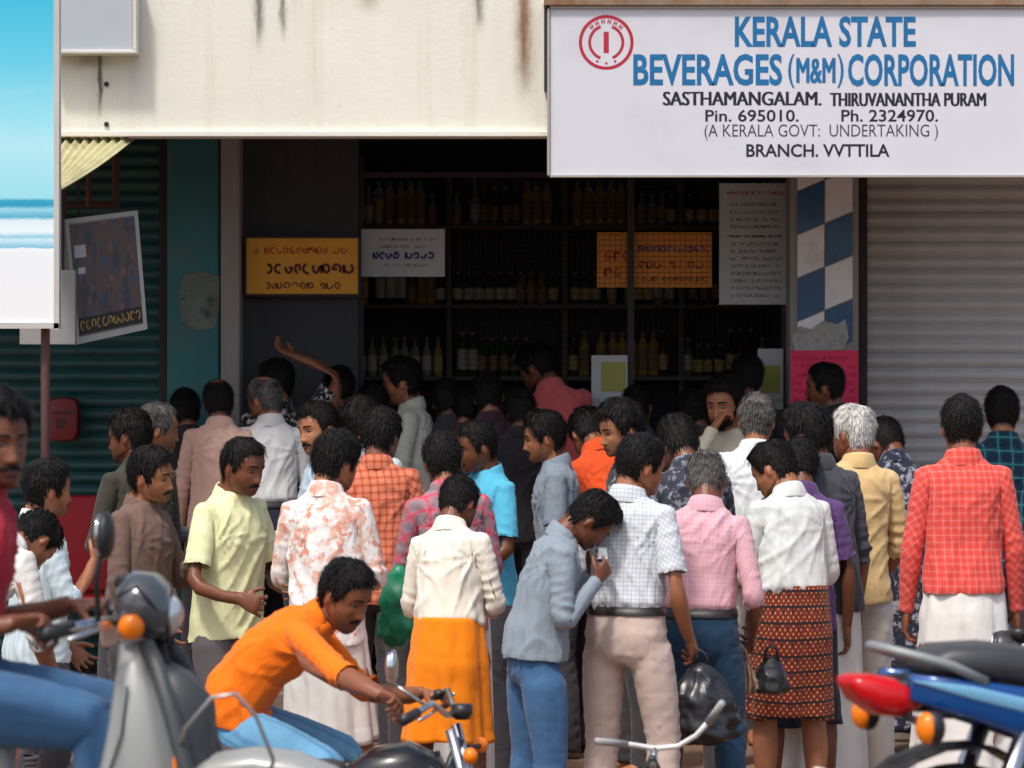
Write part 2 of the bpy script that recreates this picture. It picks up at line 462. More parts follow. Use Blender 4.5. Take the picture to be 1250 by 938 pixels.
def body_template():
    mb = MB()
    mb.loft(torso_rings([(.80, .09, .06, -.08), (.84, .15, .09, -.11), (.90, .165, .10, -.125), (.97, .155, .10, -.11), (1.05, .143, .10, -.095), (1.15, .150, .105, -.10),
                         (1.25, .156, .105, -.115), (1.32, .158, .092, -.115), (1.365, .148, .065, -.102), (1.405, .100, .045, -.085), (1.44, .065, .035, -.075)]))
    zs = np.concatenate([np.linspace(.1165, .09, 6), np.linspace(.082, -.113, 56)])
    ph = np.linspace(0, 2 * math.pi, 72, endpoint=False)
    mb.loft([[tuple(q + HC) for q in head_pt(ph, np.full_like(ph, z))] for z in zs])
    for sg in (1, -1):
        mb.ell(HC + np.array([.075 * sg, -.012, -.012]), (.008, .0145, .027), Matrix.Rotation(.22 * sg, 3, 'Z') @ Matrix.Rotation(-.2, 3, 'X'), 10, 8)
    tube_between(mb, [(0, -.035, 1.36), (0, -.03, 1.43), (0, -.018, 1.50), (0, -.008, 1.54)], [.072, .057, .052, .053], [.068, .058, .056, .058], (1, 0, 0))
    for sg in (1, -1):
        m = Vector((sg, 1, 1)); V = lambda p: Vector(p) * m
        A = Vector(AD) * m; S = V(SH)
        at = lambda u, dy=0.0, din=0.0: S + A * u + Vector((0, dy, 0)) + INN * din
        INN = Vector((-.766 * sg, 0, -.643))
        mb.ell(S + A * .01, (.053, .055, .054))
        tube_between(mb, [at(.0), at(.05), at(.12), at(.20), at(.27), at(.30), at(.34), at(.41), at(.48), at(.535), at(.56)],
                     [.048, .051, .049, .045, .040, .041, .044, .039, .031, .027, .030], [.048, .050, .047, .042, .038, .039, .040, .034, .027, .020, .016], (0, 1, 0))
        # palm, fingers, thumb
        tube_between(mb, [at(.535), at(.56), at(.59), at(.615), at(.632)], [.026, .034, .040, .041, .036], [.017, .016, .015, .0135, .010], (0, 1, 0), 16)
        for k, (y0, y1, ln) in enumerate(((.031, .044, .073), (.0105, .0145, .082), (-.0105, -.0145, .076), (-.031, -.043, .058))):
            u0 = .612
            mb.tube([at(u0, y0), at(u0 + ln * .5, (y0 + y1) / 2, .003), at(u0 + ln * .8, y1 * .9 + y0 * .1, .008), at(u0 + ln, y1, .013)], [.0088, .0082, .0075, .0055], 8)
        mb.tube([at(.552, .022), at(.578, .048, .008), at(.602, .063, .014), at(.622, .070, .018)], [.013, .0115, .0098, .007], 8)
        # leg, foot
        leg = [(.085, 0, .90), (.094, .003, .80), (.096, .008, .68), (.098, .012, .56), (.098, .014, .485), (.099, .0, .42), (.10, -.012, .34), (.10, -.012, .22), (.10, -.015, .11), (.10, -.012, .06)]
        tube_between(mb, [V(p) for p in leg], [.075, .082, .075, .060, .055, .052, .055, .043, .034, .036], [.085, .088, .080, .064, .058, .055, .060, .046, .037, .042], (1, 0, 0))
        ft = [(.10, -.055, .038), (.10, -.02, .045), (.102, .05, .038), (.106, .12, .026), (.108, .165, .020), (.108, .19, .018)]
        rings = []
        for (x, y, z), w, h in zip(ft, (.022, .034, .040, .046, .042, .026), (.034, .045, .036, .024, .018, .012)):
            rings.append(se_ring(V((x, y, h * .98)), (1, 0, 0), (0, 0, 1), w, h, 2.4, 14))
        mb.loft(rings)
    me = mb.mesh('raw')
    vm = voxel(me, .0046); bpy.data.meshes.remove(me)
    # thin out everything but head and hands
    o = bpy.data.objects.new('tmp', vm); COL.objects.link(o)
    co = get_co(vm)
    uh = (np.abs(co[:, 0]) - SH[0]) * AD[0] + (co[:, 2] - SH[2]) * AD[2]
    keep = (co[:, 2] > 1.45) | ((np.abs(co[:, 0]) > .45) & (uh > .52) & (co[:, 2] > .6))
    vg = o.vertex_groups.new(name='thin')
    vg.add([int(i) for i in np.nonzero(~keep)[0]], 1.0, 'REPLACE')
    vg.add([int(i) for i in np.nonzero(keep)[0]], 0.12, 'REPLACE')
    d = o.modifiers.new('d', 'DECIMATE'); d.ratio = .085; d.vertex_group = 'thin'; d.vertex_group_factor = 1.0
    nm = bpy.data.meshes.new_from_object(o.evaluated_get(bpy.context.evaluated_depsgraph_get()))
    bpy.data.objects.remove(o); bpy.data.meshes.remove(vm)
    return nm

def labels(co):
    n = len(co); lab = np.zeros(n, np.int32)
    x, y, z = co.T; ax = np.abs(x)
    u = (ax - SH[0]) * AD[0] + (z - SH[2]) * AD[2]
    xb = np.where(z > 1.40, .140, np.where(z > 1.20, .140 + (1.40 - z) * .15, .170 + (1.20 - z) * .55))
    arm = (ax > xb) & (u > -.06) & (z > .75)
    for i in range(n):
        sd = 'R' if x[i] >= 0 else 'L'
        if arm[i]:
            b = 'ua' if u[i] < L1 else 'fa' if u[i] < L1 + L2 else 'hd'
            if b == 'hd':
                if thumbish(u[i], y[i]): b = 'tm'
                elif u[i] > L1 + L2 + LP + .036: b = 'fj'
                elif u[i] > L1 + L2 + LP: b = 'fi'
            lab[i] = BI[b + sd]
        elif z[i] > 1.485 + (y[i] + .008) * -.35: lab[i] = BI['head']
        elif z[i] > 1.425 and ax[i] < .09: lab[i] = BI['neck']
        elif z[i] > 1.15: lab[i] = BI['chest']
        elif z[i] > 1.0: lab[i] = BI['spine']
        elif z[i] > .87: lab[i] = BI['pelvis']
        elif z[i] > .485: lab[i] = BI['th' + sd]
        elif z[i] > .085: lab[i] = BI['sn' + sd]
        else: lab[i] = BI['ft' + sd]
    return lab
def thumbish(u, y):
    return y + .02 > .044 and .56 < u < .64
def weights(me, iters):
    co = get_co(me); lab = labels(co)
    W = np.zeros((len(co), len(BONES))); W[np.arange(len(co)), lab] = 1
    E = get_edges(me)
    src = np.concatenate([E[:, 0], E[:, 1]]); dst = np.concatenate([E[:, 1], E[:, 0]])
    order = np.argsort(src, kind='stable'); src, dst = src[order], dst[order]
    cnt = np.bincount(src, minlength=len(co)); start = np.concatenate([[0], np.cumsum(cnt)[:-1]])
    mx = min(int(cnt.max()), 9)
    nb = np.tile(np.arange(len(co))[:, None], (1, mx))
    for k in range(mx):
        ok = cnt > k; nb[ok, k] = dst[start[ok] + k]
    cols = np.nonzero(W.sum(0) > 0)[0]
    w = W[:, cols]
    for _ in range(iters): w = .5 * w + .5 * w[nb].mean(1)
    return cols, w / w.sum(1, keepdims=True)

class Tmpl:
    def __init__(self, me, iters=10, fixed=None):
        self.me = me; self.co = get_co(me); set_rest(me, self.co)
        me.polygons.foreach_set('use_smooth', [True] * len(me.polygons))
        self.no = get_no(me)
        if fixed:
            self.cols = np.array([BI[b] for b in fixed]); self.w = np.tile(np.array([fixed[b] for b in fixed])[None], (len(self.co), 1))
        else: self.cols, self.w = weights(me, iters)
    def skin(self, G, co=None):
        co = self.co if co is None else co
        h = np.concatenate([co, np.ones((len(co), 1))], 1)
        out = np.zeros((len(co), 3))
        for j, c in enumerate(self.cols):
            out += self.w[:, j:j + 1] * (h @ G[c].T)[:, :3]
        return out
    def make(self, name, G, mats, parent, scale, co=None):
        me = self.me.copy(); me.name = name
        v = self.skin(G, co) * scale
        me.vertices.foreach_set('co', np.ascontiguousarray(v, dtype=np.float32).ravel())
        me.materials.clear()
        for m in (mats if isinstance(mats, (list, tuple)) else [mats]): me.materials.append(m)
        me.update()
        return mobj(name, me, [], parent)

def shirt_template(sleeve, tuck, girth, crop):
    mb = MB()
    up = [(1.15, .170, .130, -.130), (1.25, .173, .128, -.136), (1.31, .174, .114, -.136), (1.36, .168, .092, -.126), (1.395, .140, .066, -.108), (1.418, .104, .054, -.098), (1.435, .078, .048, -.090), (1.448, .064, .042, -.084)]
    if tuck: rows = [(.965, .148, .100, -.112), (.99, .154, .108, -.118), (1.02, .170, .134, -.138), (1.07, .170, .135, -.134)] + up
    elif crop: rows = [(.895, .180, .140, -.150), (.92, .180, .140, -.150), (1.02, .174, .134, -.140), (1.07, .170, .131, -.131)] + up
    else: rows = [(.815, .184, .144, -.156), (.84, .184, .144, -.158), (.90, .182, .142, -.154), (.98, .175, .136, -.140), (1.07, .168, .130, -.128)] + up
    def gz(z): return 1 + (girth - 1) * min(1, max(0, (1.36 - z) / .2))
    mb.loft(torso_rings([(z, hw * gz(z), fr * (gz(z) + (gz(z) - 1)), bk * gz(z)) for z, hw, fr, bk in rows], 36))
    end = {'S': .225, 'H': .345, 'L': .545}[sleeve]
    for sg in (1, -1):
        m = Vector((sg, 1, 1)); A = Vector(AD) * m; S = Vector(SH) * m
        us = [-.03, .02, .06, .13, .20, .27, .31, .36, .44, .50, .545]
        rs = [.038, .058, .061, .059, .056, .053, .052, .050, .045, .040, .037]
        if sleeve == 'S': rs = [.038, .058, .063, .065, .066, .066, .07, .06, .05, .05, .05]
        pts = [(u, r) for u, r in zip(us, rs) if u < end - .01]
        if sleeve == 'H': pts += [(end - .05, .055), (end - .045, .061), (end, .060)]
        else: pts += [(end, np.interp(end, us, rs) + .002)]
        pts.sort()
        tube_between(mb, [S + A * u for u, r in pts], [r for u, r in pts], [r * .93 for u, r in pts], (0, 1, 0), 18)
        mb.ell(S + A * .0, (.057, .058, .056))
    me = mb.mesh('raw'); vm = voxel(me, .0105); bpy.data.meshes.remove(me)
    # open the hem and the cuffs
    bm = bmesh.new(); bm.from_mesh(vm); bm.normal_update()
    z0 = rows[0][0]; dead = []
    for f in bm.faces:
        c = f.calc_center_median(); n = f.normal
        if n.z < -.75 and c.z < z0 + .012: dead.append(f); continue
        sg = 1 if c.x > 0 else -1
        u = (abs(c.x) - SH[0]) * AD[0] + (c.z - SH[2]) * AD[2]
        if u > end - .014 and n.x * sg * AD[0] + n.z * AD[2] > .72 and abs(c.x) > .2: dead.append(f)
    bmesh.ops.delete(bm, geom=dead, context='FACES')
    bm.to_mesh(vm); bm.free()
    return vm
def trouser_template():
    mb = MB()
    mb.loft(torso_rings([(.80, .13, .085, -.105), (.84, .168, .105, -.130), (.90, .176, .114, -.138), (.96, .168, .113, -.126), (1.00, .162, .114, -.122), (1.02, .160, .113, -.120)], 32))
    for sg in (1, -1):
        leg = [(.080, 0, .90), (.092, .0, .80), (.096, .006, .68), (.098, .010, .56), (.098, .010, .485), (.10, -.002, .40), (.10, -.012, .30), (.10, -.012, .18), (.10, -.010, .07), (.10, -.006, .035)]
        tube_between(mb, [Vector((p[0] * sg, p[1], p[2])) for p in leg], [.076, .082, .079, .070, .066, .064, .063, .062, .064, .066], [.094, .098, .092, .079, .074, .071, .070, .071, .076, .079], (1, 0, 0), 20)
    me = mb.mesh('raw'); vm = voxel(me, .0165); bpy.data.meshes.remove(me)
    return vm
def collar_template():
    mb = MB(); seg = 40; rings = []
    def ring(z, rx, ry, yc, lift):
        out = []
        for j in range(seg):
            a = 2 * math.pi * j / seg; fr = math.cos(a)     # a=0 is front
            out.append((rx * math.sin(a), yc + ry * math.cos(a), z - .052 * max(0, fr) ** 1.6 + lift * max(0, -fr)))
        return out
    rings = [ring(1.400, .088, .073, -.026, .0), ring(1.424, .081, .075, -.027, .004), ring(1.450, .070, .069, -.026, .010), ring(1.458, .066, .066, -.025, .011), ring(1.452, .062, .062, -.025, .008), ring(1.41, .060, .060, -.025, 0)]
    mb.loft(rings, caps=False)
    return mb.mesh('collar', True)

def wrinkle(t, seed, amp, tuck):
    co, no = t.co, t.no
    rs = np.random.default_rng(seed)
    x, y, z = co.T; ax = np.abs(x)
    u = (ax - SH[0]) * AD[0] + (z - SH[2]) * AD[2]
    xb = np.where(z > 1.40, .140, np.where(z > 1.20, .140 + (1.40 - z) * .15, .170 + (1.20 - z) * .55))
    armw = np.clip((ax - xb) / .05, 0, 1)
    warp = np.stack([vnoise(co * 4 + seed, seed + i) for i in range(3)], -1) * .06
    p = co + warp
    d = np.zeros(len(co))
    for i in range(8):
        a = rs.choice([-1, 1]) * rs.uniform(.05, .65)
        k = np.array([math.cos(a), rs.uniform(-.35, .35), math.sin(a)]) * 2 * math.pi / rs.uniform(.11, .26)
        s = np.sin(p @ k + rs.uniform(0, 6))
        mask = np.clip(vnoise(co * 4.2 + i * 7.3, seed + 20 + i) * 1.8 + .05, 0, 1)
        d += mask * (1 - np.abs(s)) ** 2.8 * rs.uniform(.5, 1.0)
    ra = np.sqrt((ax - .14) ** 2 + (z - 1.27) ** 2) + 1e-6; fa_ = np.arctan2(z - 1.27, ax - .14)
    for sg in (-1, 1):                                   # pulls that fan out below each armpit
        n_ = rs.integers(9, 15)
        d += np.where(x * sg > 0, (1 - np.abs(np.sin(fa_ * n_ * .5 + rs.uniform(0, 6) + vnoise(co * 5, seed + 3)))) ** 2.4 * np.exp(-(ra / .17) ** 2) * rs.uniform(.5, 1.2), 0)
    tors = d * .75 * (1 - armw)
    da = np.zeros(len(co))
    for i in range(4):
        k = 2 * math.pi / rs.uniform(.07, .13)
        s = np.sin(u * k * 1.0 + 1.2 * vnoise(co * 8, seed + 40 + i) + y * rs.uniform(-25, 25) + rs.uniform(0, 6))
        mask = np.clip(vnoise(co * 6 + i * 3.3, seed + 60 + i) * 1.5 + .35, 0, 1)
        da += mask * (1 - np.abs(s)) ** 1.5
    el = .5 + .9 * np.exp(-((u - L1) / .10) ** 2)
    d = tors + da * .30 * el * armw
    low = vnoise(co * 5.0 + 31.7, seed + 5) * .35
    out = (d - .6 + low) * amp
    if tuck:
        th = np.arctan2(x, y)
        pl = np.sin(th * 13 + 2.0 * vnoise(co * 5, seed + 9)) * np.clip((1.13 - z) / .12, 0, 1) * np.clip((z - .965) / .03, 0, 1)
        out += pl * .0045 * (1 - armw)
    else:
        th = np.arctan2(x, y)
        pl = np.sin(th * 7 + 1.5 * vnoise(co * 3, seed + 9)) * np.clip((1.05 - z) / .25, 0, 1)
        out += pl * .0055 * (1 - armw)
    edge = np.clip((1.44 - z) / .05, .15, 1)
    return co + no * (np.maximum(out, -.009) * edge)[:, None]
def wrinkle_legs(t, seed):
    co, no = t.co, t.no; rs = np.random.default_rng(seed)
    x, y, z = co.T
    warp = np.stack([vnoise(co * 5 + seed, seed + i) for i in range(3)], -1) * .05; p = co + warp
    d = np.zeros(len(co))
    for i in range(6):
        a = rs.uniform(.4, 1.4) * rs.choice([-1, 1])
        k = np.array([math.cos(a), rs.uniform(-.4, .4), math.sin(a)]) * 2 * math.pi / rs.uniform(.06, .12)
        mask = np.clip(vnoise(co * 5 + i * 5.1, seed + 20 + i) * 1.6 + .1, 0, 1)
        d += mask * (1 - np.abs(np.sin(p @ k + rs.uniform(0, 6)))) ** 1.6
    w = .35 + .8 * np.exp(-((z - .47) / .10) ** 2) + .9 * np.exp(-((z - .12) / .09) ** 2) + .6 * np.exp(-((z - .86) / .07) ** 2)
    return co + no * ((d * .5 - .3) * w * .011)[:, None]

TM = {}
def T(key):
    if key in TM: return TM[key]
    if key == 'body': t = Tmpl(body_template(), 7)
    elif key == 'legs': t = Tmpl(trouser_template(), 10)
    elif key == 'collar': t = Tmpl(collar_template(), fixed={'chest': .55, 'neck': .45})
    else: t = Tmpl(shirt_template(*key), 16)
    TM[key] = t
    return t

# ---- posing
def rx(a): c, s = math.cos(a), math.sin(a); return np.array([[1, 0, 0], [0, c, -s], [0, s, c]])
def ry(a): c, s = math.cos(a), math.sin(a); return np.array([[c, 0, s], [0, 1, 0], [-s, 0, c]])
def rz(a): c, s = math.cos(a), math.sin(a); return np.array([[c, -s, 0], [s, c, 0], [0, 0, 1]])
def axrot(ax, a):
    return np.array(Matrix.Rotation(a, 3, Vector(ax)))
def minrot(a, b):
    return np.array(Vector(a).rotation_difference(Vector(b)).to_matrix())
def unit(v): v = np.array(v, float); return v / np.linalg.norm(v)
ARMS = {'down': ((.20, .03, -1), (.06, .22, -1)), 'back': ((.2, -.25, -1), (.05, .05, -1)), 'front': ((.22, .12, -1), (-.45, .85, -.12)),
        'chest': ((.25, .22, -1), (-.45, .62, .55)), 'low': ((.2, .1, -1), (-.25, .62, -.75)), 'fwd': ((.15, .5, -.85), (-.1, .95, -.1)), 'up': ((.5, .25, .8), (-.35, .3, .9))}
def pose(sp, ik=None):
    G = [None] * len(BONES); PJ = {}
    def put(b, R, pos):
        M = np.eye(4); M[:3, :3] = R; M[:3, 3] = pos - R @ J[b]; G[BI[b]] = M; PJ[b] = pos; return R
    def child(b, parent_R, parent, R):
        pos = PJ[parent] + parent_R @ (J[b] - J[parent]); put(b, R, pos); return R
    D = math.radians
    bend, side, tw = D(sp.get('bend', 4)), D(sp.get('side', 0)), D(sp.get('twist', 0))
    tilt = D(sp.get('tilt', 0)) + bend * .22
    Rp = put('pelvis', rx(-tilt), J['pelvis'])
    Rs = child('spine', Rp, 'pelvis', rz(tw * .4) @ ry(side * .5) @ rx(-(tilt + bend * .42)))
    Rc = child('chest', Rs, 'spine', rz(tw) @ ry(side) @ rx(-(tilt + bend * .78)))
    hy, hp, hr = D(sp.get('hyaw', 0)), D(sp.get('hpitch', 8)), D(sp.get('hroll', 0))
    # head orientation is absolute in the person's frame
    Rh = rz(hy) @ ry(hr) @ rx(-hp)
    half = rz(hy * .45 + tw * .5) @ ry(hr * .5 + side * .5) @ rx(-(hp * .5 + (tilt + bend * .8) * .5))
    child('neck', Rc, 'chest', half); child('head', half, 'neck', Rh)
    for sd, sg in (('R', 1), ('L', -1)):
        m = np.array([sg, 1, 1]); rest = AD * m
        S = PJ['chest'] + Rc @ (J['ua' + sd] - J['chest'])
        a = sp.get('arm' + sd, sp.get('arms', 'front'))
        tgt = ik.get(sd) if ik else None
        if tgt is not None:
            tgt = np.array(tgt); pole = np.array(sp.get('pole' + sd, (.5 * sg, -.4, -1)))
            v = tgt - S; dist = np.linalg.norm(v); l2 = L2 + .075
            dist_c = min(dist, (L1 + l2) * .995); n = v / dist
            ca = (L1 ** 2 + dist_c ** 2 - l2 ** 2) / (2 * L1 * dist_c); ca = max(-1, min(1, ca))
            w = pole - n * (pole @ n); w = w / np.linalg.norm(w)
            du = n * ca + w * math.sqrt(1 - ca * ca)
            E = S + du * L1; df = unit(S + n * dist_c - E)
        else:
            ua, fa = (ARMS[a] if isinstance(a, str) else a)
            du, df = unit(np.array(ua) * m), unit(np.array(fa) * m)
        Ru = minrot(rest, du); put('ua' + sd, Ru, S)
        Rf = minrot(Ru @ rest, df) @ Ru; child('fa' + sd, Ru, 'ua' + sd, Rf)
        hw = sp.get('wrist' + sd)
        Rhd = Rf
        if hw: Rhd = axrot(df, D(hw)) @ Rf
        child('hd' + sd, Rf, 'fa' + sd, Rhd)
        cu = D(sp.get('curl' + sd, sp.get('curl', 25)))
        inn = np.array([-.766 * sg, 0, -.643]); axis = np.cross(rest, inn)
        R1 = Rhd @ axrot(axis, cu); child('fi' + sd, Rhd, 'hd' + sd, R1)
        R2 = Rhd @ axrot(axis, cu * 2.1); child('fj' + sd, R1, 'fi' + sd, R2)
        child('tm' + sd, Rhd, 'hd' + sd, Rhd @ axrot(axis, cu * .5))
        th = unit(np.array(sp.get('th' + sd, (.03, .02, -1))) * m); sn = unit(np.array(sp.get('sn' + sd, (.02, -.03, -1))) * m)
        Rt = minrot(np.array([0, 0, -1.0]), th); child('th' + sd, Rp, 'pelvis', Rt)
        Rk = minrot(Rt @ np.array([0, 0, -1.0]), sn) @ Rt; child('sn' + sd, Rt, 'th' + sd, Rk)
        Rft = rz(-sg * D(sp.get('toe', 10)))
        if abs(sn[2]) < .8: Rft = Rk
        child('ft' + sd, Rk, 'sn' + sd, Rft)
    # feet on the floor (or seat height given)
    low = min(PJ['ftR'][2], PJ['ftL'][2]) - .085
    dz = -low if 'seat' not in sp else sp['seat'] - (PJ['pelvis'][2] - .10)
    for g in G: g[2, 3] += dz
    return G, dz

# ---- hair and face pieces (in head space, rigid with the head)
HL_PHI = np.array([0, .45, .75, .95, 1.15, 1.32, 1.45, 1.62, 1.80, 1.95, 2.25, math.pi])
HL_Z = np.array([.066, .068, .066, .052, .018, -.022, -.018, .012, .008, -.034, -.080, -.092])
def hair_mesh(style, seed):
    top, side_, back, lift, nape, bald = {'thick': (.022, .009, .014, 0, 0, 0), 'short': (.010, .004, .006, .002, .006, 0), 'mid': (.016, .006, .010, 0, 0, 0),
        'bald': (.005, .006, .010, .006, 0, .034), 'recede': (.010, .008, .010, .018, 0, 0), 'long': (.025, .013, .020, -.006, -.02, 0)}[style]
    nph, nz = 60, 40
    zs = np.concatenate([[.1165, .115], np.linspace(.111, -.108, nz - 2)]); ph = np.linspace(-math.pi, math.pi, nph, endpoint=False)
    PH, ZZ = np.meshgrid(ph, zs)
    a = np.abs(PH)
    hl = np.interp(a, HL_PHI, HL_Z) + lift * np.clip((1.2 - a) / .6, 0, 1) + nape * np.clip((a - 1.9) / .3, 0, 1)
    flat = np.stack([PH.ravel() * 3, ZZ.ravel() * 40, 0 * PH.ravel()], -1)
    hl = hl + vnoise(flat * 1.5, seed).reshape(PH.shape) * .005
    m = ZZ - hl
    if bald:
        p0 = head_pt(PH, ZZ); dd = np.sqrt((p0[..., 0]) ** 2 + (p0[..., 1] + .035) ** 2)
        m = np.minimum(m, np.where(ZZ > .06, (dd - bald) * .8, m))
    base = head_pt(PH, ZZ)
    wt = np.clip((ZZ - .01) / .08, 0, 1); wb = np.clip((a - 1.4) / 1.0, 0, 1)
    th = side_ * (1 - wt) * (1 - wb) + back * (1 - wt) * wb + top * wt
    front = np.clip((.9 - a) / .6, 0, 1) * np.clip((ZZ - .05) / .03, 0, 1)
    th = th * (1 + .25 * front)
    nz1 = vnoise(np.concatenate([base.reshape(-1, 3) * 55], 1) + seed, seed).reshape(PH.shape)
    nz2 = vnoise(base.reshape(-1, 3) * np.array([150, 150, 60]) + seed, seed + 3).reshape(PH.shape)
    th = th * (1 + .22 * nz1 + .28 * nz2) * np.clip(m / .018, 0, 1) ** .7 + .0012
    pts = head_pt(PH, ZZ, th[..., None] if False else 0)
    # normal-ish direction
    ctr = np.array([0, -.008, 0.0])
    hd = base - ctr; hd[..., 2] = np.where(ZZ > .0, hd[..., 2], 0); hd /= np.linalg.norm(hd, axis=-1, keepdims=True)
    pts = base + hd * th[..., None]
    V = pts.reshape(-1, 3); ok = (m > 0).astype(int)
    fs = []
    for i in range(len(zs) - 1):
        for j in range(nph):
            k = (j + 1) % nph
            if ok[i, j] + ok[i, k] + ok[i + 1, k] + ok[i + 1, j] >= 3:
                fs.append((i * nph + j, (i + 1) * nph + j, (i + 1) * nph + k, i * nph + k))
    if not bald: fs.append(tuple(range(nph)))
    # loose locks laid over the cap, combed away from the crown
    rs = np.random.default_rng(seed + 100)
    cand = np.argwhere(m > .003)
    pick = cand[rs.integers(0, len(cand), 900)]
    p = pts[pick[:, 0], pick[:, 1]]; n = hd[pick[:, 0], pick[:, 1]]; tk = th[pick[:, 0], pick[:, 1]]
    crown = np.array([rs.uniform(-.02, .02), -.035, .13])
    t = p - crown + rs.normal(0, .013, p.shape); t -= n * (t * n).sum(1, keepdims=True); t /= np.linalg.norm(t, axis=1, keepdims=True) + 1e-9
    L = (.013 + 1.0 * tk + rs.uniform(0, .010, len(p)))[:, None]; w = np.cross(n, t) * rs.uniform(.0012, .0030, (len(p), 1))
    lift = rs.uniform(.0, .0035, (len(p), 1))
    p0 = p - n * .003; p1 = p + t * L * .5 + n * lift; p2 = p + t * L - n * (.25 * L - lift) * .6
    q = np.stack([p0 - w, p0 + w, p1 - w * .8, p1 + w * .8, p2], 1).reshape(-1, 3)
    o = len(V); V = np.concatenate([V, q])
    for k in range(len(p)):
        a = o + 5 * k; fs.append((a, a + 1, a + 3, a + 2)); fs.append((a + 2, a + 3, a + 4))
    return V, fs
def patch(xs, zs_fn, off, nu=10, nv=4, taper=True):
    """strip on the face: xs=(x0,x1), zs_fn(t)->(zlo,zhi)"""
    V = []; fs = []
    for i in range(nu + 1):
        t = i / nu; x = xs[0] + (xs[1] - xs[0]) * t; lo, hi = zs_fn(t)
        for j in range(nv + 1):
            s = j / nv; e = math.sin(math.pi * s) ** .6 * (math.sin(math.pi * min(.97, max(.03, t))) ** .4 if taper else 1)
            V.append(face_pt(np.array(x), np.array(lo + (hi - lo) * s), .0004 + off * e))
    for i in range(nu):
        for j in range(nv):
            a = i * (nv + 1) + j
            fs.append((a, a + 1, a + nv + 2, a + nv + 1))
    return np.array(V).reshape(-1, 3), fs
def face_parts(rootp, G, scale, hairm, moust, beard):
    g = G[BI['head']]
    def put(name, V, fs, mats, mi=None):
        V = np.asarray(V) + HC
        me = bpy.data.meshes.new(name)
        W = (np.concatenate([V, np.ones((len(V), 1))], 1) @ g.T)[:, :3] * scale
        me.from_pydata([tuple(p) for p in W], [], fs)
        me.polygons.foreach_set('use_smooth', [True] * len(fs)); set_rest(me, V)
        o = mobj(name, me, mats, rootp)
        if mi: me.polygons.foreach_set('material_index', mi)
        return o
    for sg in (1, -1):
        V, fs = patch((.011 * sg, .050 * sg), lambda t: (.0185 + .005 * math.sin(t * 2.4) - .002 * t, .0265 + .006 * math.sin(t * 2.4) - .006 * t), .0022, 8, 3)
        put('eyebrow', V, fs, HAIR['black'])
        V, fs = patch((.018 * sg, .046 * sg), lambda t: (-.0045 * math.sin(math.pi * t) ** .7 - .0005, .0055 * math.sin(math.pi * t) ** .7 + .001), .004, 8, 4)
        n0 = len(fs)
        V2, f2 = patch((.0235 * sg, .0385 * sg), lambda t: (-.0055 * math.sin(math.pi * t) ** .5, .006 * math.sin(math.pi * t) ** .5), .0052, 5, 4)
        fs = fs + [tuple(i + len(V) for i in f) for f in f2]; V = np.concatenate([V, V2])
        put('eye', V, fs, [M_SCLERA, M_IRIS], [0] * n0 + [1] * len(f2))
    V, fs = patch((-.023, .023), lambda t: (-.067 - .010 * math.sin(math.pi * t), -.064 + .005 * math.sin(math.pi * t)), .0015, 10, 4)
    put('lips', V, fs, M_LIP)
    if moust:
        V, fs = patch((-.033, .033), lambda t: (-.0625 - .006 * abs(2 * t - 1) ** 1.5, -.0505 - .007 * abs(2 * t - 1) ** 2), .0045, 14, 4)
        put('moustache', V, fs, hairm)
    if beard:
        nph, nz = 26, 10; V = []; fs = []
        for i in range(nz + 1):
            for j in range(nph + 1):
                ph = -1.35 + 2.7 * j / nph; zl = -.112; zh = -.078 + .065 * min(1, (abs(ph) / 1.2)) ** 2
                z = zl + (zh - zl) * i / nz
                V.append(head_pt(np.array(ph), np.array(z), .0018))
        for i in range(nz):
            for j in range(nph):
                a = i * (nph + 1) + j; fs.append((a, a + 1, a + nph + 2, a + nph + 1))
        put('beard', np.array(V).reshape(-1, 3), fs, hairm)

